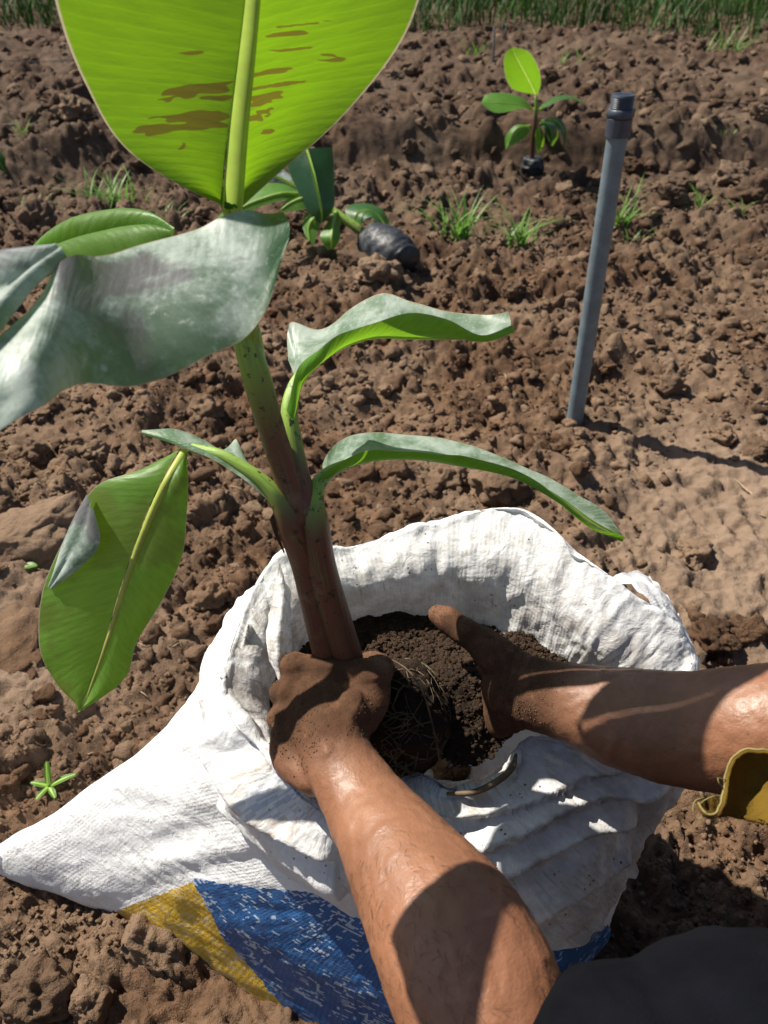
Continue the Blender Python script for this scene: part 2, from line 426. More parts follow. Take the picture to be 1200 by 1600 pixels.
# woven polypropylene sack
def sack_material(name, printed, ghost=False, liner=False, tl=0.28):
    t = NT(name); p = t.pos()
    uv = t.attr('suv', 'Vector'); sp = t.n('SeparateXYZ', Vector=uv)
    u, v = sp.outputs[0], sp.outputs[1]
    TW = 2 * math.pi / 0.0046
    wob = t.math('MULTIPLY', t.noise(uv, 40, 2), 3.0)
    su = t.math('SINE', t.math('ADD', t.math('MULTIPLY', u, TW), wob)); sv = t.math('SINE', t.math('ADD', t.math('MULTIPLY', v, TW), wob))
    weave = t.math('ADD', t.math('MULTIPLY', su, 0.6), t.math('MULTIPLY', sv, 0.4))
    nn = t.noise(p, 9, 5, 0.6); fine = t.noise(p, 260, 4, 0.65)
    white = t.mix(t.ramp(nn, 0.3, 0.7), (0.80, 0.81, 0.82), (0.87, 0.875, 0.87))
    white = t.mix(t.ramp(weave, -0.9, 0.4, 0.10, 0.0), white, (0.5, 0.52, 0.55))
    c = white
    if printed:
        a = t.attr('pa'); b_ = t.attr('pb')
        cell = t.n('TexWhiteNoise', {'noise_dimensions': '2D'})
        cu = t.math('FLOOR', t.math('DIVIDE', t.math('ADD', u, t.math('MULTIPLY', t.math('FLOOR', t.math('DIVIDE', v, 0.0026)), 0.0041)), 0.0072)); cvv = t.math('FLOOR', t.math('DIVIDE', v, 0.0026))
        t.set(cell.inputs['Vector'], t.n('CombineXYZ', X=cu, Y=cvv).outputs[0])
        cell2 = t.n('TexWhiteNoise', {'noise_dimensions': '2D'})
        t.set(cell2.inputs['Vector'], t.n('CombineXYZ', X=t.math('FLOOR', t.math('DIVIDE', u, 0.0025)), Y=t.math('ADD', t.math('FLOOR', t.math('DIVIDE', v, 0.0068)), 77.0)).outputs[0])
        wearn = t.ramp(t.noise(p, 26, 4, 0.6), 0.35, 0.7, -0.09, 0.10)
        worn = t.math('MAXIMUM', t.math('GREATER_THAN', t.math('ADD', cell.outputs[0], wearn), 0.90), t.math('GREATER_THAN', t.math('ADD', cell2.outputs[0], wearn), 0.93))
        blue = t.mix(t.ramp(t.noise(p, 60, 4, 0.6), 0.3, 0.7), (0.016, 0.090, 0.27), (0.030, 0.145, 0.38))
        blue = t.mix(t.ramp(weave, -0.8, 0.3, 0.45, 0.0), blue, (0.006, 0.03, 0.10))
        yel = t.mix(t.ramp(t.noise(p, 60, 4, 0.6), 0.3, 0.7), (0.62, 0.38, 0.035), (0.72, 0.48, 0.07))
        yel = t.mix(t.ramp(weave, -0.8, 0.3, 0.35, 0.0), yel, (0.34, 0.20, 0.02))
        jag = t.math('MULTIPLY', t.math('SUBTRACT', cell.outputs[0], 0.5), 0.05)
        inb = t.math('GREATER_THAN', t.math('ADD', b_, jag), 0.0)
        iny = t.math('GREATER_THAN', t.math('ADD', a, jag), 0.0)
        pc = t.mix(inb, yel, blue)
        pc = t.mix(t.math('MULTIPLY', worn, t.mix(inb, (0.35, 0.35, 0.35), (0.8, 0.8, 0.8))), pc, (0.50, 0.58, 0.68))
        c = t.mix(t.math('MAXIMUM', inb, iny), c, pc)
    if ghost:
        g = t.attr('ghost')
        cell = t.n('TexWhiteNoise', {'noise_dimensions': '2D'})
        t.set(cell.inputs['Vector'], t.n('CombineXYZ', X=t.math('FLOOR', t.math('DIVIDE', u, 0.0019)), Y=t.math('FLOOR', t.math('DIVIDE', v, 0.0055))).outputs[0])
        m = t.math('MULTIPLY', t.math('GREATER_THAN', cell.outputs[0], 0.55), t.ramp(g, 0.1, 0.5, 0.0, 0.42))
        gc = t.mix(t.ramp(g, 0.55, 0.75), (0.50, 0.37, 0.22), (0.20, 0.31, 0.50))
        c = t.mix(m, c, gc)
    dirt_shade = t.attr('dirt_shade')
    dn = t.noise(p, 38, 6, 0.72); dsp = t.noise(p, 330, 4, 0.7)
    c = t.mix(t.math('MULTIPLY', dirt_shade, t.ramp(dn, 0.36, 0.62, 0.05, 0.72)), c, (0.21, 0.165, 0.13))
    sp_ = t.voro(p, 120); specks = t.ramp(sp_.outputs[0], 0.08, 0.16, 1.0, 0.0)
    sel = t.ramp(t.noise(p, 24, 3, 0.5), 0.50, 0.58)
    c = t.mix(t.math('MULTIPLY', t.math('MULTIPLY', specks, sel), t.ramp(dirt_shade, 0.0, 0.3, 0.25, 0.95)), c, (0.045, 0.03, 0.02))
    crease = t.noise(t.vmul(uv, (260, 30, 1)), 1.0, 4, 0.6)
    c = t.mix(t.math('MULTIPLY', dirt_shade, t.ramp(crease, 0.60, 0.66, 0.0, 0.55)), c, (0.12, 0.09, 0.07))
    cr2 = t.noise(p, 55, 5, 0.6, 1.2)
    hgt = t.math('ADD', t.math('MULTIPLY', t.math('MULTIPLY', weave, t.ramp(nn, 0.35, 0.65, 0.02, 0.08)), 1.0), t.math('ADD', t.math('MULTIPLY', fine, 0.45), t.math('MULTIPLY', cr2, 1.5)))
    b = t.bump(hgt, 0.40, 0.004)
    pr = t.n('BsdfPrincipled', Base_Color=c, Roughness=0.48, Specular_IOR_Level=0.4, Normal=b)
    tr = t.n('BsdfTranslucent', Color=c, Normal=b)
    mx = t.n('MixShader', Fac=tl); t.set(mx.inputs[1], pr.outputs[0]); t.set(mx.inputs[2], tr.outputs[0])
    return t.done(mx)
M['sack'] = sack_material('woven_sack_printed', True, tl=0.18)
M['cuff'] = sack_material('woven_sack_inside', False, ghost=True, tl=0.25)

# ------------------------------------------------------------------ ground
def bank_line(x):
    return 3.25 + 0.03 * x + 0.04 * np.sin(x * 1.7 + 0.5) + 0.02 * np.sin(x * 5.1)
def worley_bumps(x, y, cell, seed, prob, rmin, rmax, flat=0.75):
    ix = np.floor(x / cell).astype(np.int64); iy = np.floor(y / cell).astype(np.int64)
    z = np.zeros_like(x); o = np.zeros_like(ix)
    for dx in (-1, 0, 1):
        for dy in (-1, 0, 1):
            cx = ix + dx; cy = iy + dy
            fx = (cx + _hash(cx, cy, o, seed)) * cell; fy = (cy + _hash(cx, cy, o + 1, seed)) * cell
            on = _hash(cx, cy, o + 2, seed) < prob
            r = cell * (rmin + (rmax - rmin) * _hash(cx, cy, o + 3, seed))
            q = 1 - ((x - fx) ** 2 + (y - fy) ** 2) / (r * r)
            z = np.maximum(z, np.where(on & (q > 0), np.sqrt(np.maximum(q, 0)) * r * flat, 0))
    return z
def smooth_mask(x, y):
    """1 where the soil is trodden smooth and dusty"""
    m = np.exp(-(((x - 0.75) / 0.42) ** 2 + ((y - 1.05) / 0.42) ** 2))
    m = np.maximum(m, 0.9 * np.exp(-(((x + 0.62) / 0.28) ** 2 + ((y - 0.78) / 0.20) ** 2)))
    return np.clip(m * 1.3, 0, 1)
def ground_h(x, y, detail=True):
    P = np.stack([x, y, np.zeros_like(x)], -1)
    bl = bank_line(x)
    z = 0.105 * sstep(0, 0.14, y - bl + 0.015 * noise(P, 7, 3))
    z = z + 0.012 * np.exp(-((y - bl - 0.16) / 0.10) ** 2)
    z = z - 0.030 * np.exp(-((y - bl + 0.05) / 0.07) ** 2)
    z = z + 0.020 * fbm(P, 1.6, 2, 5) + 0.02 * np.exp(-((y - 2.1 + 0.2 * x) / 0.25) ** 2) - 0.02 * np.exp(-((y - 1.45 - 0.1 * x) / 0.18) ** 2)
    z = z + 0.022 * fbm(P, 3.3, 2, 15)
    sm = smooth_mask(x, y); k = (1 - 0.72 * sm) * (0.42 + 0.58 * sstep(-0.35, 0.3, noise(P, 2.7, 77)))
    onbank = np.exp(-((y - bl - 0.05) / 0.09) ** 2)
    k = k * (1 - 0.3 * onbank)
    if detail:
        wx = x + 0.02 * noise(P, 18, 31) + 0.008 * noise(P, 60, 32); wy = y + 0.02 * noise(P, 18, 41) + 0.008 * noise(P, 60, 42)
        far = sstep(1.2, 3.0, y)
        z = z + k * (1.0 * worley_bumps(wx, wy, 0.16, 3, 0.4, 0.25, 0.5, 0.6) * (0.6 + 0.4 * far)
                     + worley_bumps(wx, wy, 0.075, 5, 0.45, 0.25, 0.5, 0.65)
                     + 0.7 * worley_bumps(wx, wy, 0.034, 9, 0.5, 0.25, 0.5, 0.75))
        near = 1 - sstep(2.5, 4.0, y)
        z = z + near * (0.35 + 0.65 * k) * (0.6 * worley_bumps(wx, wy, 0.017, 12, 0.5, 0.25, 0.55, 0.8) + 0.5 * worley_bumps(wx, wy, 0.0085, 14, 0.5, 0.25, 0.55, 0.8))
        r = 1 - np.abs(fbm(P, 9, 4, 60)); z = z + (0.020 + 0.015 * far) * k * (r - 0.6)
        r = 1 - np.abs(fbm(np.stack([wx, wy, 0 * x], -1), 24, 4, 90, 0.6)); z = z + 0.012 * k * (r - 0.6)
        z = z + sm * (0.018 * (0.7 - np.abs(fbm(P, 13, 3, 120))) + 0.009 * (0.6 - np.abs(fbm(P, 30, 4, 121, 0.6))))
        z = z + 0.005 * (0.4 + k) * fbm(P, 40, 5, 70, 0.65)
    return z
ys = [-0.35]
while ys[-1] < 7.2:
    yy = ys[-1]; ys.append(yy + max(0.0030, 0.0040 * math.hypot(max(yy, 0), 0.6)) * (0.45 if 3.15 < yy < 3.5 else 1))
ys = np.array([-3, -2, -1.3, -0.8, -0.5] + ys + [7.6, 8.2, 9, 10.5, 13])
ns = 620
s = np.linspace(-1, 1, ns)
s = 0.8 * s + 0.2 * s ** 3
hw = 0.80 + 0.72 * np.maximum(ys, 0)
X = hw[:, None] * s[None, :]; Y = np.repeat(ys[:, None], ns, 1)
Z = ground_h(X, Y)
edge_f = np.minimum(1, (1 - np.abs(s))[None, :] * 12)
me = mesh_np('ground', np.stack([X, Y, Z], -1).reshape(-1, 3), grid_faces(len(ys), ns)[:, ::-1])
attr(me, 'dust', smooth_mask(X, Y))
attr(me, 'far', sstep(2.0, 4.5, Y))
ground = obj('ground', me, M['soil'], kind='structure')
ground['label'] = 'freshly dug brown field soil'
# far terrain out to the horizon, lower than the dug field
R_ = np.array([0.0, 4, 8, 16, 40, 120, 400]); A_ = np.linspace(0, 2 * math.pi, 48, endpoint=False)
XX = R_[:, None] * np.cos(A_)[None]; YY = 3 + R_[:, None] * np.sin(A_)[None]
me = mesh_np('terrain', np.stack([XX, YY, np.full_like(XX, -0.16)], -1).reshape(-1, 3), np.concatenate([grid_faces(len(R_), 48), np.stack([np.arange(6) * 48 + 47, np.arange(1, 7) * 48 + 47, np.arange(1, 7) * 48, np.arange(6) * 48], 1)])[:, ::-1])
obj('terrain', me, M['soil'], kind='structure')
def gz(x, y):
    return float(ground_h(np.array([x]), np.array([y]), False)[0])
def on_ground(px, py, dz=0.0):
    z = 0.0
    for _ in range(6):
        P = atz(px, py, z + dz); z = gz(P[0], P[1])
    return np.array([P[0], P[1], z])

# clods: 10 shared lumps
def clod_mesh(seed, sub):
    V, F = ico(sub)
    d = 1 + 0.38 * fbm(V + seed * 3.1, 1.2, 3, seed) + 0.16 * fbm(V + seed, 3.4, 2, seed + 5)
    # a few flattened facets
    r = np.random.default_rng(seed)
    V = V * d[:, None]
    for _ in range(6):
        n = r.normal(size=3); n /= np.linalg.norm(n); lim = r.uniform(0.62, 0.9)
        over = np.maximum(V @ n - lim, 0); V = V - over[:, None] * n * 0.85
    return V * np.array([1, r.uniform(0.7, 1.0), r.uniform(0.55, 0.8)]), F
big = []
for k in range(10):
    V, F = clod_mesh(k + 1, 4)
    V = V * (1 + 0.07 * fbm(V, 5, 4, k + 3, 0.6)[:, None] + 0.03 * (1 - 2 * np.abs(noise(V, 9, k + 40)))[:, None])
    m = mesh_np('clod', V, F); attr(m, 'isclod', np.ones(len(V))); m.materials.append(M['soil']); big.append(m)
def put_clod(x, y, r, sink=0.3, k=None, rot=None):
    o = bpy.data.objects.new('soil_clod', big[rng.integers(10) if k is None else k])
    COL.objects.link(o); o.parent = ground
    o.location = (x, y, gz(x, y) + r * (0.62 - sink)); o.scale = (r, r, r)
    o.rotation_euler = rot or (rng.uniform(-.5, .5), rng.uniform(-.5, .5), rng.uniform(0, 6.28))
    return o
# clods one can point at in the photograph: px, py (base middle), radius in px
for px, py, rp in [(1112, 1005, 38), (1165, 1000, 40), (250, 1475, 70), (60, 1560, 50), (150, 1570, 40), (770, 765, 45), (700, 755, 30), (615, 745, 30), (320, 650, 28), (285, 655, 14),
                   (596, 440, 34), (560, 420, 26), (480, 455, 22), (1185, 318, 38), (1040, 612, 30), (330, 935, 28), (620, 885, 12), (115, 165, 34), (150, 115, 30), (125, 190, 36), (60, 190, 24),
                   (890, 245, 20), (640, 195, 16), (1140, 290, 30), (1080, 240, 26), (560, 330, 26), (530, 345, 26), (455, 360, 22), (60, 360, 32), (1085, 870, 28), (1130, 690, 26), (1180, 705, 24),
                   (150, 720, 26), (60, 715, 30), (225, 760, 22), (800, 460, 18), (700, 470, 18), (1100, 560, 20), (960, 640, 15), (735, 800, 20), (990, 255, 22), (1050, 320, 24), (720, 250, 18), (660, 330, 20), (200, 345, 26), (560, 560, 12)]:
    P = on_ground(px, py); d = (P - C0) @ FW
    put_clod(P[0], P[1], rp * d / FPX, 0.28)
P = on_ground(45, 850); oc = put_clod(P[0], P[1], 0.085, 0.42, 3, (0.1, -0.12, 0.4)); oc.scale = (.105, .07, .07)
P = on_ground(30, 1000); oc = put_clod(P[0], P[1], 0.07, 0.6, 5, (0.0, 0.05, 1.4)); oc.scale = (.10, .08, .05)
nb = 46
tries = 0
while nb < 296 and tries < 6000:
    tries += 1
    px = rng.uniform(-60, 1260); py = rng.uniform(45, 700) ** 1.0
    P = on_ground(px, py); d = (P - C0) @ FW
    if smooth_mask(P[0], P[1]) > 0.35: continue
    if abs(P[1] - bank_line(P[0]) - 0.05) < 0.09: continue
    r = rng.uniform(0.014, 0.034) * (1 + 0.5 * (P[1] > 3.4))
    if py > 430: r *= 0.6
    put_clod(P[0], P[1], r, rng.uniform(0.25, 0.55)); nb += 1
def scatter(name, n, gen, sub, parent, mat, variants=8, label=None):
    base = [clod_mesh(50 + k, sub) for k in range(variants)]
    mb = MB()
    x, y, r = gen(n)
    z = ground_h(x, y)
    for k in range(variants):
        V, F = base[k]; sel = np.arange(len(x))[k::variants]
        if not len(sel): continue
        a = rng.uniform(0, 6.28, len(sel)); ca, sa = np.cos(a), np.sin(a)
        b_ = rng.uniform(-.8, .8, len(sel)); cb, sb = np.cos(b_), np.sin(b_)
        Vx = V[None, :, 0] * cb[:, None] - V[None, :, 2] * sb[:, None]; Vz = V[None, :, 0] * sb[:, None] + V[None, :, 2] * cb[:, None]
        Wx = Vx * ca[:, None] - V[None, :, 1] * sa[:, None]; Wy = Vx * sa[:, None] + V[None, :, 1] * ca[:, None]
        W = np.stack([Wx, Wy, Vz], -1) * r[sel][:, None, None] + np.stack([x[sel], y[sel], z[sel] + r[sel] * 0.15], -1)[:, None]
        mb.add(W.reshape(-1, 3), None, tone=np.repeat(rng.uniform(.01, 1, len(sel)), len(V)), T=(F[None] + (np.arange(len(sel)) * len(V))[:, None, None]).reshape(-1, 3))
    o = obj(name, mb.mesh(name), mat, parent, kind='stuff')
    return o
def gen_mid(n):
    y = np.exp(rng.uniform(math.log(0.55), math.log(6.3), n * 2)); x = rng.uniform(-1, 1, n * 2) * (0.35 + 0.56 * y)
    keep = (smooth_mask(x, y) < rng.uniform(0.1, 0.9, n * 2))
    x, y = x[keep][:n], y[keep][:n]
    r = (0.004 + 0.014 * rng.random(len(x)) ** 2.6) * (0.75 + 0.35 * y)
    return x, y, np.minimum(r, 0.036)
def gen_small(n):
    y = np.exp(rng.uniform(math.log(0.35), math.log(3.0), n)); x = rng.uniform(-1, 1, n) * (0.42 + 0.56 * y)
    keep = smooth_mask(x, y) < rng.uniform(0.1, 0.9, n); x, y = x[keep], y[keep]
    return x, y, (0.0018 + 0.0035 * rng.random(len(x)) ** 2) * (0.7 + 0.4 * y)
scatter('loose_clods', 6500, gen_mid, 2, ground, M['soil'])
scatter('soil_crumbs', 26000, gen_small, 1, ground, M['soil'])

# ------------------------------------------------------------------ verge grass and hedge behind the field
def blade_mesh(name, bases, heights, widths, lean, curl, seg=4, seed=3):
    r = np.random.default_rng(seed); n = len(bases)
    az = r.uniform(0, 2 * math.pi, n); dirx, diry = np.cos(az), np.sin(az)
    V = []; tt = np.linspace(0, 1, seg + 1)
    for k, tv in enumerate(tt):
        bend = lean * tv + curl * tv ** 2
        cx = bases[:, 0] + dirx * heights * bend; cy = bases[:, 1] + diry * heights * bend; cz = bases[:, 2] + heights * (tv - 0.35 * curl * tv ** 2.5)
        w = widths * (1 - tv ** 1.8) * 0.5 + 1e-4
        V.append(np.stack([np.stack([cx - diry * w, cy + dirx * w, cz], -1), np.stack([cx + diry * w, cy - dirx * w, cz], -1)], 1))
    V = np.stack(V, 1).reshape(n, -1, 3)
    f = np.array([[2 * k, 2 * k + 1, 2 * k + 3, 2 * k + 2] for k in range(seg)])
    F = (f[None] + (np.arange(n) * 2 * (seg + 1))[:, None, None]).reshape(-1, 4)
    return V.reshape(-1, 3), F
n = 9000
gy = rng.uniform(5.75, 8.2, n); gx = rng.uniform(-1, 1, n) * (0.75 + 0.62 * gy)
gy = gy + 0.10 * np.sin(gx * 2.1) + 0.06 * np.sin(gx * 5.3)
gb = np.stack([gx, gy, ground_h(gx, gy, False)], -1)
clump = 0.6 + 0.5 * (noise(gb, 2.5, 8) * 0.5 + 0.5)
V, F = blade_mesh('g', gb, rng.uniform(0.08, 0.45, n) * clump, rng.uniform(0.005, 0.013, n), rng.uniform(0.05, 0.5, n), rng.uniform(0.1, 0.6, n), 4)
obj('verge_grass', mesh_np('verge_grass', V, F), M['grass_far'], label='dark green grass strip along the far field edge', cat='grass', kind='stuff')
n = 26000
hy = 8.5 + np.abs(rng.normal(0, 0.45, n)); hx = rng.uniform(-7, 7, n); top = 1.6 + 0.5 * np.sin(hx * 1.3) + 0.3 * np.sin(hx * 3.7)
hz = rng.random(n) ** 0.8 * top
c_ = np.stack([hx, hy, hz + 0.05], -1); a1 = rng.normal(size=(n, 3)); a1 /= np.linalg.norm(a1, axis=1)[:, None]; a2 = np.cross(a1, rng.normal(size=(n, 3))); a2 /= np.linalg.norm(a2, axis=1)[:, None]
sz = rng.uniform(0.03, 0.08, n)[:, None]
V = np.stack([c_ - a1 * sz, c_ + a2 * sz * .45, c_ + a1 * sz, c_ - a2 * sz * .45], 1).reshape(-1, 3)
obj('hedge', mesh_np('hedge', V, (np.arange(n)[:, None] * 4 + np.arange(4))), M['hedge'], label='dark leafy hedge behind the verge grass', cat='hedge', kind='stuff')

# ------------------------------------------------------------------ sack
CX, CY = 0.05, 0.44
crest = [(352, 1085, .375), (372, 985, .39), (432, 872, .42), (560, 852, .41), (690, 812, .425), (815, 795, .44), (905, 865, .425), (985, 925, .41), (1055, 985, .385), (1078, 1055, .36),
         (1010, 1170, .345), (838, 1153, .345), (795, 1212, .335), (715, 1245, .33), (640, 1222, .33), (545, 1280, .335), (480, 1250, .345), (420, 1180, .36)]
inner = [(408, 1095, .355), (418, 1030, .37), (462, 960, .385), (580, 920, .385), (690, 900, .39), (800, 900, .40), (870, 950, .39), (930, 1000, .38), (990, 1050, .36), (1000, 1090, .35),
         (900, 1150, .335), (815, 1165, .33), (770, 1222, .325), (710, 1238, .32), (645, 1215, .32), (560, 1255, .325), (495, 1235, .335), (440, 1165, .345)]
low = [(440, 1110, .29), (470, 1070, .30), (520, 1015, .31), (597, 985, .315), (690, 990, .315), (780, 1015, .315), (850, 1040, .32), (890, 1060, .32), (930, 1090, .315), (920, 1110, .31),
       (850, 1140, .25), (800, 1170, .24), (755, 1205, .23), (700, 1215, .23), (650, 1198, .23), (575, 1230, .23), (510, 1210, .24), (460, 1150, .25)]
outer = {0: (320, 1095, .35), 1: (344, 980, .365), 10: (1055, 1215, .32), 11: (960, 1255, .31), 12: (880, 1330, .30), 13: (800, 1385, .29), 14: (650, 1345, .29), 15: (530, 1365, .30), 16: (430, 1310, .31), 17: (352, 1210, .325)}
hem = {0: (330, 1165, .28), 1: (318, 1075, .30), 10: (1063, 1240, .27), 11: (1003, 1325, .25), 12: (965, 1405, .21), 13: (900, 1475, .19), 14: (720, 1480, .2), 15: (595, 1462, .205), 16: (500, 1415, .22), 17: (388, 1312, .25)}
NCOL = 18
cr = np.array([atz(*p) for p in crest]); inn = np.array([atz(*p) for p in inner]); lo = np.array([atz(*p) for p in low])
ou = []; he = []
for k in range(NCOL):
    o = cr[k] - np.array([CX, CY, 0]); o[2] = 0; o /= np.linalg.norm(o)
    ou.append(atz(*outer[k]) if k in outer else cr[k] + o * 0.012 + np.array([0, 0, -0.035]))
    he.append(atz(*hem[k]) if k in hem else cr[k] + o * 0.028 + np.array([0, 0, -0.13]))
ou = np.array(ou); he = np.array(he)
NU = 420
tu = np.arange(NU) / NU
def ring_loft(rings, nv, colt=tu):
    RR = np.stack([catmull_closed(r, colt) for r in rings], 1)      # NU, k, 3
    tv = np.linspace(0, 1, nv)
    return np.stack([catmull(RR[i], tv) for i in range(len(RR))])    # NU, nv, 3
def normals(G, wrap=True):
    du = np.roll(G, -1, 0) - np.roll(G, 1, 0) if wrap else np.gradient(G, axis=0)
    dv = np.gradient(G, axis=1)
    N = np.cross(du, dv); return N / (np.linalg.norm(N, axis=2)[..., None] + 1e-12)
def suv_of(G):
    du = np.linalg.norm(np.roll(G, -1, 0) - G, axis=2).mean(1); u = np.concatenate([[0], np.cumsum(du)[:-1]])
    dv = np.linalg.norm(np.diff(G, axis=1), axis=2).mean(0); v = np.concatenate([[0], np.cumsum(dv)])
    U, Vv = np.meshgrid(u, v, indexing='ij'); return np.stack([U, Vv, np.zeros_like(U)], -1)
def crumple(P, sc, seed):
    """F2 - F1 of jittered cells: flat facets with sharp creases between them"""
    q_ = np.asarray(P, float) * sc; q_ = q_ + 0.25 * np.stack([noise(q_, 1.3, seed + k) for k in range(3)], -1)
    i = np.floor(q_).astype(np.int64); f1 = np.full(q_.shape[:-1], 9.0); f2 = f1.copy()
    for a in (-1, 0, 1):
        for b in (-1, 0, 1):
            for c in (-1, 0, 1):
                x, y, z = i[..., 0] + a, i[..., 1] + b, i[..., 2] + c
                d = np.sqrt((x + _hash(x, y, z, seed) - q_[..., 0]) ** 2 + (y + _hash(x, y, z, seed + 1) - q_[..., 1]) ** 2 + (z + _hash(x, y, z, seed + 2) - q_[..., 2]) ** 2)
                f2 = np.where(d < f1, f1, np.minimum(f2, d)); f1 = np.minimum(f1, d)
    return np.minimum(f2 - f1, 0.6)
def ridged(P, sc, seed, o=3):
    r = 0; a = 1
    for k in range(o): r = r + a * (1 - 2 * np.abs(noise(P, sc * 2 ** k, seed + k))); a *= 0.5
    return r
sack = thing('woven_sack', (0, 0.45, 0), 'white woven plastic sack with yellow and blue print, mouth rolled open, full of soil', 'sack')
cri = cr + 0.16 * (inn - cr) + np.array([0, 0, .0015]); cro = cr + 0.16 * (ou - cr) + np.array([0, 0, .0015])
G = ring_loft([he, (he + ou) / 2 + 0.004 * (ou - np.array([CX, CY, .3])), ou, cro, cr, cri, inn, lo], 150)
Nn = normals(G)
S = suv_of(G)
colpos = (tu * NCOL)[:, None] * np.ones((1, G.shape[1])); vv = np.linspace(0, 1, G.shape[1])[None] * np.ones((NU, 1))
def colmask(c, w):
    d = np.abs((colpos - c + NCOL / 2) % NCOL - NCOL / 2); return np.exp(-(d / w) ** 2)
Q = S.copy(); Q[..., 0] *= 1.0
wrap_u = S[..., 0].max()
th = S[..., 0] / wrap_u * 2 * math.pi
cyl = np.stack([np.cos(th) * wrap_u / 6.283, np.sin(th) * wrap_u / 6.283, S[..., 1]], -1)
D = 0.011 * (crumple(cyl * np.array([1, 1, 0.55]), 17, 3) - .3) + 0.0045 * (crumple(cyl, 42, 9) - .3) + 0.006 * noise(cyl, 7, 4) + 0.0008 * ridged(cyl, 90, 9)
# long folds in the front right apron, running round the rim
front = np.clip(colmask(11.3, 2.0) + colmask(13.5, 1.2), 0, 1)
ph = vv * 42 + colpos * 1.3 + 2.8 * noise(cyl, 8, 21)
D = D + front * (vv < 0.62) * sstep(0.0, 0.06, vv) * (0.006 * (1 - np.abs(np.sin(ph / 2))) ** 0.9 - 0.002)
# vertical gathers down the inner wall at the back
back = np.clip(colmask(3.5, 1.6) + colmask(7.5, 1.3), 0, 1) * sstep(0.62, 0.72, vv)
D = D * (1 - 0.35 * sstep(0.66, 0.74, vv)) + back * 0.0016 * ridged(cyl * np.array([1, 1, .15]), 60, 30)
D = D + 0.006 * colmask(16.5, 1.6) * (vv < 0.6) * np.sin(vv * 26 + colpos * 1.4 + 3 * noise(cyl, 12, 33))
def proj(G_):
    r = G_ - C0; d = r @ FW; return 600 + FPX * (r @ RT) / d, 800 - FPX * (r @ UP) / d
gx_, gy_ = proj(G)
def fold(curve, amp, wup=45.0, wdn=9.0):
    """a lapped fold of cloth along a drawn curve: gentle on the upper side, a lip on the lower"""
    C = catmull(np.array(curve, float), np.linspace(0, 1, 40)); best = np.full(gx_.shape, 1e9); sg = np.zeros(gx_.shape); tp = np.zeros(gx_.shape)
    for i in range(39):
        a, b = C[i], C[i + 1]; ab = b - a; L2 = ab @ ab
        u = np.clip(((gx_ - a[0]) * ab[0] + (gy_ - a[1]) * ab[1]) / L2, 0, 1)
        dx, dy = gx_ - a[0] - u * ab[0], gy_ - a[1] - u * ab[1]; d = np.hypot(dx, dy); m = d < best
        best = np.where(m, d, best); sg = np.where(m, np.sign(ab[0] * dy - ab[1] * dx), sg); tp = np.where(m, (i + u) / 39, tp)
    sd = best * sg                                  # + below the curve
    pr = np.where(sd > 0, 1 - sstep(0, wdn, sd), np.exp(-np.abs(sd) / wup) )
    return amp * pr * sstep(0, .12, tp) * (1 - sstep(.88, 1, tp))
frontside = (colpos > 9.6) & (vv < 0.62)
leftside = ((colpos > 15) | (colpos < 1.2)) & (vv < .75)
LAP = np.zeros_like(D)
for cv_, am_ in [([(600, 1225), (680, 1262), (760, 1272), (850, 1245), (930, 1205), (1010, 1180)], .011), ([(610, 1300), (700, 1330), (790, 1312), (870, 1272), (950, 1240), (1060, 1225)], .012),
                 ([(650, 1372), (740, 1385), (830, 1345), (910, 1300), (1010, 1262)], .010), ([(720, 1445), (810, 1425), (900, 1372), (990, 1312)], .009), ([(840, 1175), (900, 1200), (980, 1205)], .007)]:
    LAP = np.maximum(LAP, fold(cv_, am_) * frontside)
for cv_, am_ in [([(332, 1120), (352, 1190), (400, 1260), (470, 1310), (540, 1345)], .009), ([(345, 1230), (400, 1300), (470, 1350), (560, 1400)], .007), ([(395, 960), (385, 1030), (392, 1090), (430, 1160)], .006)]:
    LAP = np.maximum(LAP, fold([c for c in cv_], am_, 30.0, 8.0) * leftside)
D = D * (1 - 0.4 * frontside) + 1.9 * LAP
G2 = G + Nn * D[..., None] * (-1)
# jagged cut hem
jag = (0.004 * noise(cyl, 150, 44) + 0.003 * noise(cyl, 60, 45)) * (1 + 1.5 * colmask(11, 1.2))
G2[:, 0] += (G2[:, 1] - G2[:, 0]) / (np.linalg.norm(G2[:, 1] - G2[:, 0], axis=1)[:, None] + 1e-9) * jag[:, :1]
def sack_part(name, G, S, mat, parent, attrs, wrap=True, thick=0.0007):
    me = mesh_np(name, local(G.reshape(-1, 3), sack), grid_faces(G.shape[0], G.shape[1], wrap))
    attr(me, 'suv', S.reshape(-1, 3), 'FLOAT_VECTOR')
    for k, v in attrs.items(): attr(me, k, v.reshape(-1))
    return obj(name, me, mat, parent)
dirt_shade = np.clip(0.15 + 0.8 * sstep(0.62, 0.85, vv) * (0.5 + 0.5 * np.clip(colmask(0.5, 1.8) + colmask(6.5, 1.8) * .6, 0, 1)) + 0.7 * colmask(0.6, 1.2) * sstep(.45, .7, vv) + 0.35 * front + 0.55 * frontside * np.clip(np.gradient(LAP, axis=1) * 500, 0, 1), 0, 1)  # real dirt, plus fold lips darkened to paint in crease shade
ghost = np.clip(colmask(16.6, 0.9), 0, 1) * sstep(0.22, 0.38, vv) * (0.2 + 0.65 * sstep(17.4, 16.2, colpos)) + 0.75 * colmask(13.2, 1.3) * sstep(0.35, 0.5, vv) + 0.35 * colmask(12, 1.5) * (vv < .25)
cuff = sack_part('rolled_cuff', G2, S, M['cuff'], sack, {'dirt_shade': dirt_shade, 'ghost': ghost})

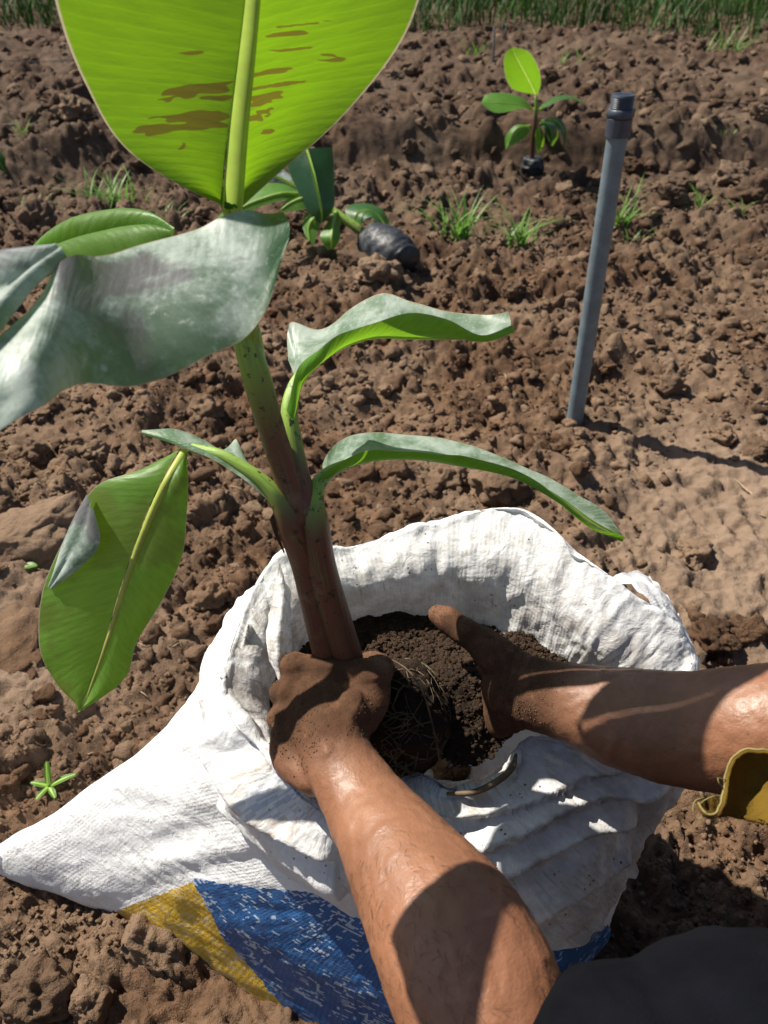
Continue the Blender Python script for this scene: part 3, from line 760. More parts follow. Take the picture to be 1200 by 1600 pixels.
# body
W = lambda x, y, z: np.array([x, y, z])
grd = {0: W(-.455, .452, .018), 1: W(-.37, .51, .0), 2: W(-.2, .56, 0), 3: W(-.08, .59, 0), 4: W(.02, .60, 0), 5: W(.10, .60, 0), 6: W(.16, .58, 0), 7: W(.20, .54, 0), 8: W(.225, .48, 0), 9: W(.225, .42, 0),
       10: W(.215, .36, 0), 11: atz(945, 1470, .02), 12: atz(915, 1510, .01), 13: atz(850, 1590, .0), 14: atz(640, 1665, .0), 15: atz(440, 1585, .0), 16: atz(205, 1442, .01), 17: atz(95, 1398, .012)}
mid = {0: atz(160, 1213, .165), 1: W(-.25, .53, .13), 2: W(-.16, .565, .16), 3: W(-.07, .60, .16), 4: W(.02, .61, .16), 5: W(.10, .615, .16), 6: W(.165, .60, .16), 7: W(.21, .56, .16), 8: W(.24, .49, .15), 9: W(.238, .42, .15),
       10: atz(985, 1345, .16), 11: atz(958, 1415, .15), 12: atz(905, 1490, .14), 13: atz(820, 1560, .13), 14: atz(640, 1575, .13), 15: atz(470, 1500, .14), 16: atz(310, 1385, .16), 17: atz(220, 1290, .17)}
grd = np.array([grd[k] for k in range(NCOL)]); mid = np.array([mid[k] for k in range(NCOL)])
cxy = np.array([CX, CY, 0])
topr = []
for k in range(NCOL):
    o = he[k] - cxy; o[2] = 0; topr.append(he[k] - o / np.linalg.norm(o) * 0.018 + np.array([0, 0, 0.05]))
topr = np.array(topr)
und = grd * np.array([.8, .8, 0]) + cxy * .2 + np.array([0, 0, -0.03])
NUB = 420
GB = ring_loft([und, grd, 0.42 * grd + 0.58 * mid, mid, 0.5 * mid + 0.5 * topr, topr], 110)
NB = normals(GB); SB = suv_of(GB)
vb = np.linspace(0, 1, 110)[None] * np.ones((NU, 1)); cb = (tu * NCOL)[:, None] * np.ones((1, 110))
thb = SB[..., 0] / SB[..., 0].max() * 2 * math.pi; rb = SB[..., 0].max() / 6.283
cylb = np.stack([np.cos(thb) * rb, np.sin(thb) * rb, SB[..., 1]], -1)
DB = 0.005 * noise(cylb, 7, 2) + 0.005 * (crumple(cylb * np.array([1, 1, .6]), 11, 6) - .3) + 0.0012 * (crumple(cylb, 34, 8) - .3) + 0.0006 * ridged(cylb, 60, 8)
dcol = np.abs((cb - 16.9 + NCOL / 2) % NCOL - NCOL / 2)
DB = DB + 0.0025 * np.exp(-(dcol / 0.8) ** 2) * np.sin(cb * 9 + vb * 5 + 3 * noise(cylb, 9, 12)) * sstep(.3, .6, vb)
GB2 = GB - NB * DB[..., None]
def proj(G_):
    r = G_ - C0; d = r @ FW; return 600 + FPX * (r @ RT) / d, 800 - FPX * (r @ UP) / d
bx_, by_ = proj(GB)
def below(p, q_):      # signed distance to the printed edge p-q on the flat front of the bag, in picture units
    dx, dy = q_[0] - p[0], q_[1] - p[1]; L_ = math.hypot(dx, dy); return ((by_ - p[1]) * dx - (bx_ - p[0]) * dy) / L_
pa = below((205, 1415), (302, 1378)) / 60.0
l2 = np.minimum(-below((302, 1378), (352, 1470)), 1e9); l2b = -below((352, 1470), (440, 1575))
pb = np.minimum(np.minimum(np.maximum(l2, l2b) if False else np.where(by_ < 1470, l2, l2b), below((302, 1374), (900, 1440))), 60) / 60.0
pa = np.minimum(pa, -np.where(by_ < 1470, l2, l2b) / 60.0 + 0.1)
wb = np.where(cb <= 8, -1.0, 1.0)
body = sack_part('sack_body', GB2, SB, M['sack'], sack, {'dirt_shade': 0.12 + 0.25 * (vb < .3), 'pa': np.where((wb > 0) & (bx_ < 480), pa, -1), 'pb': np.where(wb > 0, pb, -1)})
# seam ear with stitch loops at the left corner
mb = MB()
P = atz(4, 1338, .03)
for k in range(4):
    c = P + np.array([-0.012 + .004 * k, 0.004 - .006 * k, 0.004 * k]); a = np.linspace(0, 5.2, 12)
    L = c + np.stack([np.cos(a) * .008, np.sin(a) * .003, np.sin(a) * .008], -1); mb.tube(L, np.full(12, .0008), n=5)
obj('stitch_thread', mb.mesh('stitch_thread', sack), M['cuff'], sack)
# dirty fold of sack hanging inside the mouth
def sheet(rows, nu, nv):
    """rows: list of equal-length polylines (px,py,d) -> smooth grid"""
    R0 = [catmull(pts(r), np.linspace(0, 1, nu)) for r in rows]
    R0 = np.stack(R0, 1)
    return np.stack([catmull(R0[i], np.linspace(0, 1, nv)) for i in range(nu)])
FG = sheet([[(436, 880, .68), (428, 930, .66), (418, 985, .645), (420, 1020, .635), (438, 1066, .625)],
            [(446, 905, .675), (442, 940, .65), (436, 985, .632), (434, 1025, .622), (440, 1068, .622)],
            [(452, 925, .69), (456, 955, .67), (455, 990, .66), (452, 1030, .645), (444, 1066, .628)]], 40, 24)
FN = normals(FG, False); SF = np.stack(np.meshgrid(np.linspace(0, .1, 40), np.linspace(0, .03, 24), indexing='ij') + [np.zeros((40, 24))], -1)
FG = FG + FN * (0.0012 * ridged(FG, 70, 5))[..., None]
sack_part('hanging_fold', FG, SF, M['cuff'], sack, {'dirt_shade': np.full((40, 24), 0.95), 'ghost': np.zeros((40, 24))}, False)
# pale torn tail of the sack lying behind the rim on the right
FG = sheet([[(950, 905, .76), (1000, 930, .74), (1040, 990, .72), (1065, 1045, .70)],
            [(985, 893, .80), (1025, 925, .78), (1062, 985, .745), (1085, 1045, .715)],
            [(1010, 905, .84), (1050, 950, .82), (1075, 1000, .78), (1088, 1045, .74)]], 50, 26)
FN = normals(FG, False); SF = np.stack(np.meshgrid(np.linspace(0, .2, 50), np.linspace(0, .05, 26), indexing='ij') + [np.zeros((50, 26))], -1)
FG = FG + FN * (0.003 * ridged(FG, 40, 15))[..., None]; FG[:, -1] += 0.003 * noise(FG[:, -1], 160, 2)[:, None]
sack_part('torn_tail', FG, SF, M['cuff'], sack, {'dirt_shade': np.full((50, 26), 0.1), 'ghost': np.zeros((50, 26))}, False)

# ------------------------------------------------------------------ potting soil in the sack
gx = np.linspace(-0.19, 0.27, 230); gy = np.linspace(0.25, 0.56, 170)
XX, YY = np.meshgrid(gx, gy, indexing='ij'); PP = np.stack([XX, YY, 0 * XX], -1)
# mouth outline (low ring) to clip against
lo_in = np.array([atz(p[0], p[1], .335) for p in low])[:, :2]
def hgt_soil(x, y):
    P3 = np.stack([x, y, 0 * x], -1)
    z = 0.338 - 0.032 * sstep(.41, .31, y) + 0.030 * np.exp(-(((x - 0.075) / 0.07) ** 2 + ((y - 0.435) / 0.055) ** 2))
    z = z - 0.016 * np.exp(-(((x - 0.065) / 0.055) ** 2 + ((y - 0.335) / 0.04) ** 2))
    z = z + 0.004 * fbm(P3, 30, 3, 4) + 0.0022 * fbm(P3, 150, 3, 14)
    return z
ZZ = hgt_soil(XX, YY)
wq = np.where((np.arange(NCOL) >= 10) | (np.arange(NCOL) == 0), 0.30, 0.85)[:, None]
poly = catmull_closed(inn * (1 - wq) + lo * wq, np.arange(120) / 120)[:, :2]; pc_ = poly.mean(0); pd_ = poly - pc_; poly = poly + pd_ / np.linalg.norm(pd_, axis=1)[:, None] * 0.004
def in_mouth(x, y):
    r = np.zeros(x.shape, bool); m_ = len(poly)
    for i in range(m_):
        (x1, y1), (x2, y2) = poly[i], poly[(i + 1) % m_]
        r ^= ((y1 > y) != (y2 > y)) & (x < (x2 - x1) * (y - y1) / (y2 - y1 + 1e-12) + x1)
    return r
ok = np.where(in_mouth(XX, YY), 0, 2)
F = grid_faces(230, 170); keep = (ok.reshape(-1)[F] < 1).all(1)
used = np.unique(F[keep]); remap = -np.ones(XX.size, int); remap[used] = np.arange(len(used))
psoil = obj('potting_soil', mesh_np('potting_soil', np.stack([XX, YY, ZZ], -1).reshape(-1, 3)[used], remap[F[keep]]), M['potting'], label='dark brown crumbly potting soil heaped inside the open sack', cat='soil', kind='stuff')
def gen_ps(n):
    x = rng.uniform(-0.12, 0.22, n); y = rng.uniform(0.29, 0.535, n)
    k = in_mouth(x, y); return x[k], y[k], 0.0010 + 0.0022 * rng.random(k.sum()) ** 2
gh_ = ground_h
ground_h_saved = ground_h
def ground_h(x, y, detail=True): return hgt_soil(x, y)
scatter('soil_granules', 15000, gen_ps, 1, psoil, M['potting'], 6)
ground_h = ground_h_saved

# ------------------------------------------------------------------ banana plants
def leaf(name, L, Mi, Rr, mat, root, parent, nu=90, nv=41, blot=None, rib=None, ripple=0.0, seed=1, flip=False, ribmat=None, bow=0.0, soft=False, shd=None):
    """three polylines of world points: left edge, midrib, right edge; the upper face is +normal"""
    tt = np.linspace(0, 1, nu)
    l, m, r = catmull(L, tt), catmull(Mi, tt), catmull(Rr, tt)
    hw_ = 0.5 * (np.linalg.norm(l - m, axis=1) + np.linalg.norm(r - m, axis=1))
    if rib:
        h_ = nv // 2 + 1; nv = 2 * h_
        sv = np.concatenate([-np.linspace(1, 0, h_), np.linspace(0, 1, h_)]); sgn = np.concatenate([-np.ones(h_), np.ones(h_)])
        rr_ = np.linspace(rib[0], rib[1], nu); lim = np.minimum(0.92 * rr_ / (hw_ + 1e-6), 0.75)
    else:
        sv = np.linspace(-1, 1, nv); sgn = np.where(sv < 0, -1.0, 1.0); lim = np.zeros(nu)
    G = np.zeros((nu, nv, 3)); SV = np.zeros((nu, nv))
    for j, s_ in enumerate(sv):
        e = l if sgn[j] < 0 else r; a = (lim + (1 - lim) * abs(s_))[:, None]; SV[:, j] = sgn[j] * a[:, 0]
        G[:, j] = m * (1 - a) + e * a
        if soft: G[:, j] = m * (1 - s_ * s_) + l * (s_ * s_ - s_) / 2 + r * (s_ * s_ + s_) / 2
    N = normals(G, False)
    if flip: N = -N
    sa = np.abs(SV)
    G = G + N * (bow * sa * (1 - sa) * 4)[..., None]
    w = np.concatenate([[0], np.cumsum(np.linalg.norm(np.diff(m, axis=0), axis=1))])
    if ripple:
        G = G + N * (ripple * sa ** 1.7 * (1.6 * noise(np.stack([w[:, None] * 38 + 0 * sa, SV * 0.9, np.full((nu, nv), seed * 3.7)], -1), 1.0, 5)))[..., None]
    uv = np.stack([SV, np.repeat(w[:, None], nv, 1), np.zeros((nu, nv))], -1)
    F = grid_faces(nu, nv)
    if rib:
        F = F[(F[:, 0] % nv) != h_ - 1]
    if flip: F = F[:, ::-1]
    me = mesh_np(name, local(G.reshape(-1, 3), root), F)
    attr(me, 'luv', uv.reshape(-1, 3), 'FLOAT_VECTOR')
    if blot is not None: attr(me, 'blotch', blot(uv[..., 0], np.linspace(0, 1, nu)[:, None] * np.ones((1, nv)), G).reshape(-1))
    if shd is not None: attr(me, 'end_shade', shd(uv[..., 0], np.linspace(0, 1, nu)[:, None] * np.ones((1, nv)), G).reshape(-1))
    o = obj(name, me, mat, parent)
    if rib:
        k = np.arange(0, nu, 2); mm = m[k]; nn = N[:, [h_ - 2, h_ + 1]].mean(1)[k]; nn /= np.linalg.norm(nn, axis=1)[:, None] + 1e-12; T_ = np.gradient(mm, axis=0); T_ /= np.linalg.norm(T_, axis=1)[:, None] + 1e-12
        sd = np.cross(T_, nn); ra_ = rr_[k][:, None, None]; aa = np.radians(np.linspace(-105, 105, 13))[None, :, None]
        H = mm[:, None] + sd[:, None] * ra_ * np.sin(aa) - nn[:, None] * ra_ * (np.cos(aa) - 0.15) * 0.9
        obj('midrib', mesh_np('midrib', local(H.reshape(-1, 3), root), grid_faces(len(k), 13)), ribmat or M['midrib'], o)
    return o
PL = thing('banana_plant', tuple(at(560, 1110, .64)), 'large banana plant with broad leaves, its stem gripped over the sack', 'banana plant')
# stem
def stem_part(name, P, R, root, a0, a1, n=28, steps=60, ref=None, mat=None):
    V, Q, T = tube(P, R, n=n, steps=steps, cap=False, ref=ref)
    me = mesh_np(name, local(V, root), [Q, T])
    k = (len(V) - 2) // n
    al = np.concatenate([np.repeat(np.linspace(a0, a1, k), n), [a0, a1]]); an = np.concatenate([np.tile(np.abs(np.linspace(-1, 1, n, endpoint=False)), k), [0, 0]])
    attr(me, 'along', al); attr(me, 'ang', an)
    return obj(name, me, mat or M['stem'], root)
stem_part('pseudostem', pts([(572, 1110, .645), (545, 1060, .632), (527, 1010, .620), (505, 940, .600), (484, 870, .582), (466, 800, .562), (450, 735, .545)]),
          [.0185, .0174, .0164, .0140, .0120, .0104, .0080], PL, 0.0, 0.62)
stem_part('leaf_sheath', pts([(468, 815, .560), (446, 740, .545), (424, 670, .53), (404, 600, .515), (388, 545, .505), (374, 490, .495), (364, 420, .482), (361, 345, .470)]),
          [.0096, .0092, .0090, .0094, .0086, .0068, .0056, .0054], PL, 0.5, 1.12)
stem_part('leaf_sheath', pts([(478, 800, .560), (466, 745, .553), (457, 690, .55), (452, 640, .55), (462, 600, .555), (480, 575, .56)]),
          [.0105, .0085, .0068, .0058, .0048, .0034], PL, 0.55, 1.1)
stem_part('leaf_sheath', pts([(543, 1030, .615), (519, 950, .596), (500, 880, .577), (491, 820, .562), (489, 785, .558), (497, 758, .56), (515, 738, .565), (540, 725, .572)]),
          [.0125, .0120, .0115, .0108, .0082, .0060, .0046, .0034], PL, 0.34, 1.15)
stem_part('leaf_sheath', pts([(513, 1030, .616), (494, 950, .598), (477, 880, .579), (456, 825, .558), (438, 785, .548), (415, 757, .544), (385, 734, .543), (345, 711, .545), (300, 700, .55)]),
          [.0112, .0112, .0108, .0098, .0072, .0054, .0046, .0040, .0034], PL, 0.26, 1.2)
stem_part('leaf_sheath', pts([(396, 560, .512), (388, 510, .495), (350, 455, .462), (285, 432, .430), (200, 452, .400)]), [.0080, .0062, .0046, .0036, .0020], PL, 0.8, 1.2, n=14)
stem_part('leaf_sheath', pts([(392, 545, .510), (374, 480, .497), (330, 405, .488), (290, 388, .482), (262, 378, .475)]), [.0075, .0052, .0038, .0030, .0020], PL, 0.8, 1.2, n=14)
# dry bract tip on the stem
V = sheet([[(428, 800, .553), (434, 830, .56), (445, 862, .567)], [(421, 812, .552), (430, 838, .558), (444, 866, .566)]], 16, 6)
obj('dry_bract', mesh_np('dry_bract', local(V.reshape(-1, 3), PL), grid_faces(16, 6)), M['root'], PL)
# top leaf (underside to the camera)
def blot_top(s_, t_, G):
    b = np.zeros_like(s_)
    def patch(s0, s1, t0, slope, half, seed):
        nonlocal b
        c = t0 + slope * (np.abs(s_) - abs(s0))
        hh = half * (0.8 + 0.5 * noise(np.stack([s_ * 6, t_ * 40, 0 * s_], -1), 1, seed))
        e1 = .10 * noise(np.stack([t_ * 130, 0 * t_ + seed, 0 * t_], -1), 1, 8); e2 = .07 * noise(np.stack([t_ * 130, 0 * t_ + seed, 0 * t_ + 5], -1), 1, 9)
        m = np.clip(0.5 + (hh - np.abs(t_ - c)) / (0.8 * half), 0, 1) * sstep(s0 - .05, s0 + .05, s_ + e1) * (1 - sstep(s1 - .05, s1 + .05, s_ + e2))
        b = np.maximum(b, m)
    patch(-.60, -.10, .285, .025, .014, 1); patch(-.60, -.46, .262, 0, .010, 2); patch(-.38, -.30, .268, -.03, .010, 3); patch(-.26, -.08, .25, .02, .010, 4)
    patch(-.78, -.12, .205, .025, .013, 5); patch(-.62, -.10, .222, .025, .012, 6); patch(-.62, -.54, .155, 0, .011, 7)
    patch(-.36, -.28, .365, 0, .008, 8); patch(.06, .42, .235, .04, .010, 9); patch(.08, .24, .19, .03, .012, 10); patch(.12, .42, .40, .05, .008, 11); patch(.55, .66, .345, 0, .012, 12); patch(.22, .36, .205, 0, .010, 13); patch(.3, .42, .16, 0, .008, 14); patch(.10, .52, .262, .05, .006, 15); patch(.10, .36, .30, .05, .007, 16); patch(.14, .46, .355, .05, .006, 17); patch(.08, .3, .222, .04, .006, 18); patch(.2, .5, .425, .05, .005, 19); patch(-.3, -.1, .19, .03, .006, 20)
    return b
top_m = pts([(361, 345, .470), (372, 205, .446), (384, 95, .428), (394, 0, .412), (405, -120, .396), (414, -260, .384), (420, -390, .38)])
top_l = pts([(352, 328, .468), (205, 240, .434), (132, 128, .410), (86, 0, .388), (75, -120, .372), (150, -270, .368), (420, -390, .38)])
top_r = pts([(372, 326, .472), (505, 208, .480), (600, 105, .476), (652, 0, .466), (668, -120, .452), (600, -270, .425), (420, -390, .38)])
leaf('leaf', top_l, top_m, top_r, M['leaf_top'], PL, PL, nu=240, nv=121, blot=blot_top, rib=(.0062, .0022), ripple=0.0012, seed=2, flip=True, bow=-0.006, ribmat=M['midrib_top'])
# big front leaf, glaucous upper side
def shaded_end(s_, t_, G): return sstep(.885, .96, t_ + 0.03 * s_)  # bloom thinned at this end to paint the shade where it turns away
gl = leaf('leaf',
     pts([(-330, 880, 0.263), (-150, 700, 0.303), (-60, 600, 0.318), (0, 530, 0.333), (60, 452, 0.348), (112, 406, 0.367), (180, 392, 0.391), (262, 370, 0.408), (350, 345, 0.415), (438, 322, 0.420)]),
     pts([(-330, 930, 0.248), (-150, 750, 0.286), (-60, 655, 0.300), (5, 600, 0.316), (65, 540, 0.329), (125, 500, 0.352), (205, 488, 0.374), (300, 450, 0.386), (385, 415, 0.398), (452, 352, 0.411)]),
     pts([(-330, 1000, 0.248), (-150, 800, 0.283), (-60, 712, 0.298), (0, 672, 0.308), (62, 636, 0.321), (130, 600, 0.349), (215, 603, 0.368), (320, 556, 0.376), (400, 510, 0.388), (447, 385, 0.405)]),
     M['leaf_glauc'], PL, PL, nu=120, nv=51, ripple=0.0025, seed=4, flip=True, bow=0.0, soft=True, shd=shaded_end)
leaf('leaf', pts([(-170, 500, 0.342), (-60, 405, 0.352), (0, 388, 0.362), (50, 388, 0.370), (88, 396, 0.372)]),
     pts([(-160, 590, 0.322), (-60, 500, 0.332), (0, 455, 0.342), (50, 425, 0.354), (95, 402, 0.368)]),
     pts([(-150, 690, 0.302), (-60, 592, 0.317), (0, 522, 0.332), (58, 450, 0.347), (108, 408, 0.364)]), M['leaf_glauc'], PL, PL, nu=60, nv=31, ripple=0.001, flip=True, bow=0.006)
leaf('leaf', pts([(38, 426, 0.445), (62, 385, 0.470), (105, 352, 0.485), (150, 337, 0.490), (205, 331, 0.490), (242, 345, 0.485), (268, 374, 0.470)]),
     pts([(40, 428, 0.442), (80, 402, 0.460), (118, 380, 0.470), (155, 370, 0.475), (200, 362, 0.478), (240, 362, 0.475), (268, 378, 0.466)]),
     pts([(40, 430, 0.440), (85, 416, 0.445), (130, 410, 0.450), (170, 400, 0.455), (205, 390, 0.458), (240, 384, 0.460), (268, 384, 0.462)]), M['leaf_low'], PL, PL, nu=60, nv=25, blot=lambda a, b, c: 0 * a, flip=False, bow=-0.008)
# upper right leaf: a channel, near half showing its underside
leaf('leaf', pts([(455, 560, .575), (452, 502, .585), (500, 512, .58), (545, 485, .575), (597, 461, .572), (645, 476, .562), (700, 492, .55), (750, 496, .54), (794, 487, .525)]),
     pts([(455, 665, .55), (462, 612, .546), (490, 572, .538), (530, 543, .53), (580, 526, .523), (640, 527, .517), (700, 528, .512), (755, 527, .508), (799, 519, .51)]),
     pts([(447, 640, .543), (470, 572, .533), (505, 545, .522), (545, 517, .511), (597, 500, .503), (645, 489, .498), (700, 500, .495), (752, 524, .499), (800, 508, .506)]),
     M['leaf_mid'], PL, PL, nu=110, nv=41, rib=(.0035, .0010), ripple=0.002, seed=3, flip=True, bow=-0.004)
# lower right leaf
leaf('leaf', pts([(505, 735, .585), (517, 700, .60), (548, 679, .615), (610, 675, .62), (690, 682, .62), (760, 704, .615), (835, 738, .61), (905, 778, .605), (945, 800, .60), (974, 838, .598)]),
     pts([(490, 790, .562), (505, 755, .566), (535, 730, .572), (590, 716, .580), (660, 716, .588), (730, 728, .592), (800, 742, .594), (865, 772, .594), (925, 815, .595), (976, 841, .598)]),
     pts([(485, 770, .555), (502, 740, .555), (545, 716, .556), (600, 704, .562), (670, 704, .570), (735, 717, .578), (805, 736, .586), (870, 775, .59), (930, 822, .592), (976, 842, .597)]),
     M['leaf_mid'], PL, PL, nu=110, nv=41, rib=(.0035, .0010), ripple=0.0015, seed=7, flip=True, bow=-0.004)
# hanging left leaf: channelled stalk part and blade, underside out
def blot_low(s_, t_, G):
    n_ = fbm(G, 22, 4, 3) + 0.35 * np.abs(s_) * (s_ < 0) + 0.25 * (t_ > .6)
    return np.clip(0.5 + (n_ - 0.62) * 0.35, 0, 1)
leaf('leaf', pts([(430, 758, .56), (380, 716, .565), (369, 686, .575), (350, 705, .57), (320, 688, .57), (272, 670, .565), (222, 675, .56)]),
     pts([(440, 785, .552), (400, 748, .548), (370, 728, .547), (335, 710, .547), (300, 697, .548), (262, 686, .55), (222, 677, .556)]),
     pts([(432, 795, .545), (392, 758, .54), (360, 735, .54), (328, 716, .541), (296, 703, .543), (260, 690, .548), (222, 679, .555)]), M['leaf_mid'], PL, PL, nu=60, nv=25, flip=False, bow=0.002)
leaf('leaf', pts([(284, 704, 0.552), (215, 735, 0.542), (150, 762, 0.546), (105, 835, 0.552), (68, 920, 0.560), (62, 1000, 0.570), (85, 1062, 0.578), (128, 1110, 0.580)]),
     pts([(288, 706, 0.550), (262, 750, 0.537), (238, 800, 0.538), (214, 860, 0.543), (192, 925, 0.550), (172, 990, 0.560), (150, 1052, 0.570), (128, 1112, 0.578)]),
     pts([(292, 708, 0.552), (294, 755, 0.540), (292, 800, 0.543), (285, 868, 0.547), (255, 935, 0.555), (214, 1003, 0.565), (195, 1060, 0.573), (130, 1111, 0.575)]),
     M['leaf_low'], PL, PL, nu=110, nv=51, blot=blot_low, rib=(.0032, .0012), ripple=0.0016, seed=5, flip=True, bow=-0.003, ribmat=M['midrib_y'])
fl = leaf('leaf', pts([(138, 768, 0.541), (112, 815, 0.544), (92, 865, 0.549), (78, 917, 0.557)]), pts([(143, 785, 0.536), (128, 830, 0.538), (108, 868, 0.543), (80, 918, 0.555)]),
     pts([(146, 795, 0.532), (156, 848, 0.534), (128, 885, 0.541), (84, 919, 0.554)]), M['leaf_glauc'], PL, PL, nu=30, nv=15, bow=0.002, flip=False)
# root ball
V, F = ico(5)
c = at(628, 1125, .668); V = V * (1 + 0.10 * fbm(V, 2.2, 3, 3) + 0.03 * fbm(V, 9, 3, 7))[:, None] * np.array([.040, .046, .052]) + c
obj('root_ball', mesh_np('root_ball', local(V, PL), F), M['potting'], PL)
mb = MB(); mm = MB()
for k in range(120):
    d = rng.normal(size=3); d[2] = abs(d[2]) * .6 + .2; d[1] -= 0.35; d /= np.linalg.norm(d)
    p0 = c + d * np.array([.042, .048, .054]); q = [p0]; dd = rng.normal(size=3); dd -= d * (dd @ d); dd /= np.linalg.norm(dd)
    for j in range(5):
        dd = dd + rng.normal(size=3) * .35; dd -= d * (dd @ d) * .8; dd /= np.linalg.norm(dd)
        nxt = q[-1] + dd * .007; rel = (nxt - c) / np.array([.042, .048, .054]); nxt = c + rel / np.linalg.norm(rel) * np.array([.043, .049, .055]); q.append(nxt)
    (mb if k % 4 else mm).tube(np.array(q), np.linspace(.0006, .0002, 6) if k % 4 else np.array([.0005, .0010, .0011, .0009, .0006, .0002]), n=5, cap=False)
arc = pts([(578, 1020, .645), (610, 1030, .632), (640, 1050, .622), (662, 1085, .615), (674, 1125, .612), (682, 1160, .615), (686, 1185, .62)])
mb.tube(arc, np.full(7, .0007), n=6, steps=40)
obj('fine_roots', mb.mesh('fine_roots', PL), M['root'], PL, kind='stuff'); obj('moss_shoots', mm.mesh('moss_shoots', PL), M['moss'], PL, kind='stuff')
# loose root lying at the front lip of the sack
rt = thing('loose_root', tuple(at(760, 1225, .62)), 'brown bent root lying at the front edge of the potting soil', 'root')
mb = MB(); mb.tube(pts([(700, 1240, .615), (740, 1238, .612), (775, 1222, .612), (800, 1200, .617), (806, 1180, .63)]), [.0014, .0024, .0028, .0026, .0015], n=8, steps=24)
obj('root_strand', mb.mesh('root_strand', rt), M['root'], rt)

def flat_leaf(P0, d_out, length, width, droop, up, root, parent, mat, fold=0.25, nu=22, nv=9):
    d_out = np.array(d_out, float); d_out /= np.linalg.norm(d_out); side = np.cross(d_out, np.array(up, float)); side /= np.linalg.norm(side); nrm = np.cross(side, d_out)
    tt = np.linspace(0, 1, 8)
    mid_ = np.array(P0) + d_out * (tt * length)[:, None] + np.array([0, 0, -1]) * (droop * length * tt ** 2)[:, None]
    w = width * np.sin(math.pi * np.clip(tt * .96 + .02, 0, 1)) ** .7 * (1 - .25 * tt)
    return leaf('leaf', mid_ - side * w[:, None] * .5 + nrm * (fold * w)[:, None] * .5, mid_, mid_ + side * w[:, None] * .5 + nrm * (fold * w)[:, None] * .5, mat, root, parent, nu, nv, rib=(.003, .001), ribmat=M['midrib'])
def polybag(root, axis_pts, R, seed):
    V, Q, T = tube(axis_pts, R, n=40, steps=30, cap=False)
    cen = np.asarray(axis_pts).mean(0)
    rad = V - cen; V = V + rad / (np.linalg.norm(rad, axis=1)[:, None] + 1e-9) * (0.004 * ridged(V, 38, seed) + .002 * ridged(V, 110, seed))[:, None]
    obj('polybag', mesh_np('polybag', local(V, root), [Q, T]), M['polybag'], root)
# upright seedling in the background: place so that bag sits at (831,262)
g0 = on_ground(831, 272)
sb = thing('banana_seedling', tuple(g0), 'upright young banana plant standing in a small black bag', 'banana plant')
k_ = ((g0 - C0) @ FW) / FPX     # metres per pixel there
g0 = g0 + np.array([0, 0, -0.005])
polybag(sb, [g0, g0 + [0, 0, .03], g0 + [0, 0, .062], g0 + [0, 0, .068]], [.036, .041, .038, .030], 3)
def bp(px, py, dy=0.0):     # a point over the bag, at its distance (+dy)
    r = ray(px, py); return C0 + r * ((g0[1] + dy) / r[1])
stem_part('pseudostem', np.array([bp(831, 250), bp(833, 215), bp(837, 180), bp(838, 150)]), [.010, .009, .008, .005], sb, 0.1, 1.0, n=12, steps=20)
def bleaf(Lp, Mp, Rp, mat=M['leaf_small'], flip=True, bow=0.0):
    leaf('leaf', np.array([bp(*p) for p in Lp]), np.array([bp(*p) for p in Mp]), np.array([bp(*p) for p in Rp]), mat, sb, sb, 30, 13, rib=(.004, .0015), flip=flip, bow=bow, ribmat=M['midrib_top'])
bleaf([(836, 148, 0), (800, 138, -.03), (788, 110, -.07), (789, 85, -.11), (800, 74, -.13)], [(838, 148, 0), (828, 128, -.045), (817, 108, -.09), (807, 90, -.12), (800, 74, -.13)], [(840, 148, 0), (845, 130, -.03), (841, 105, -.07), (825, 80, -.11), (800, 74, -.13)], flip=True)
bleaf([(832, 168, 0), (815, 152, .02), (785, 145, .03), (760, 148, .03), (752, 160, .02)], [(832, 170, 0), (812, 164, -.02), (785, 161, -.03), (765, 161, -.03), (752, 160, -.03)], [(832, 172, 0), (815, 170, -.05), (785, 176, -.08), (768, 174, -.08), (752, 162, -.05)])
bleaf([(840, 172, 0), (850, 160, .05), (870, 150, .06), (890, 149, .05), (912, 158, 0)], [(842, 172, 0), (852, 163, 0), (870, 154, -.01), (890, 151, -.02), (912, 159, -.03)], [(843, 174, 0), (854, 168, -.03), (872, 158, -.05), (892, 155, -.05), (912, 161, -.05)], flip=True)
bleaf([(828, 195, 0), (808, 195, 0), (795, 205, 0), (789, 218, 0), (790, 231, 0)], [(828, 196, 0), (817, 200, -.02), (806, 208, -.03), (797, 220, -.03), (790, 232, -.03)], [(828, 198, 0), (828, 206, -.04), (820, 215, -.05), (806, 224, -.05), (790, 233, -.05)])
bleaf([(843, 190, 0), (856, 190, .03), (868, 196, .03), (872, 212, .03), (864, 228, .02)], [(843, 192, 0), (853, 194, -.02), (860, 202, -.03), (863, 214, -.03), (862, 228, -.02)], [(843, 194, 0), (849, 200, -.04), (853, 208, -.05), (857, 218, -.05), (860, 228, -.04)], M['leaf_dark'])
bleaf([(845, 188, 0), (862, 183, .0), (878, 188, .0), (885, 205, .0), (884, 226, .0)], [(845, 189, 0), (862, 187, -.02), (874, 193, -.03), (881, 208, -.03), (883, 227, -.02)], [(845, 190, 0), (860, 191, -.04), (871, 198, -.05), (878, 212, -.05), (882, 227, -.03)], M['leaf_dark'])
bleaf([(838, 200, -.02), (836, 212, -.02), (837, 225, -.02), (840, 240, -.02)], [(842, 198, -.03), (843, 212, -.04), (843, 226, -.04), (841, 240, -.03)], [(846, 200, -.02), (850, 212, -.03), (850, 224, -.03), (842, 240, -.03)])
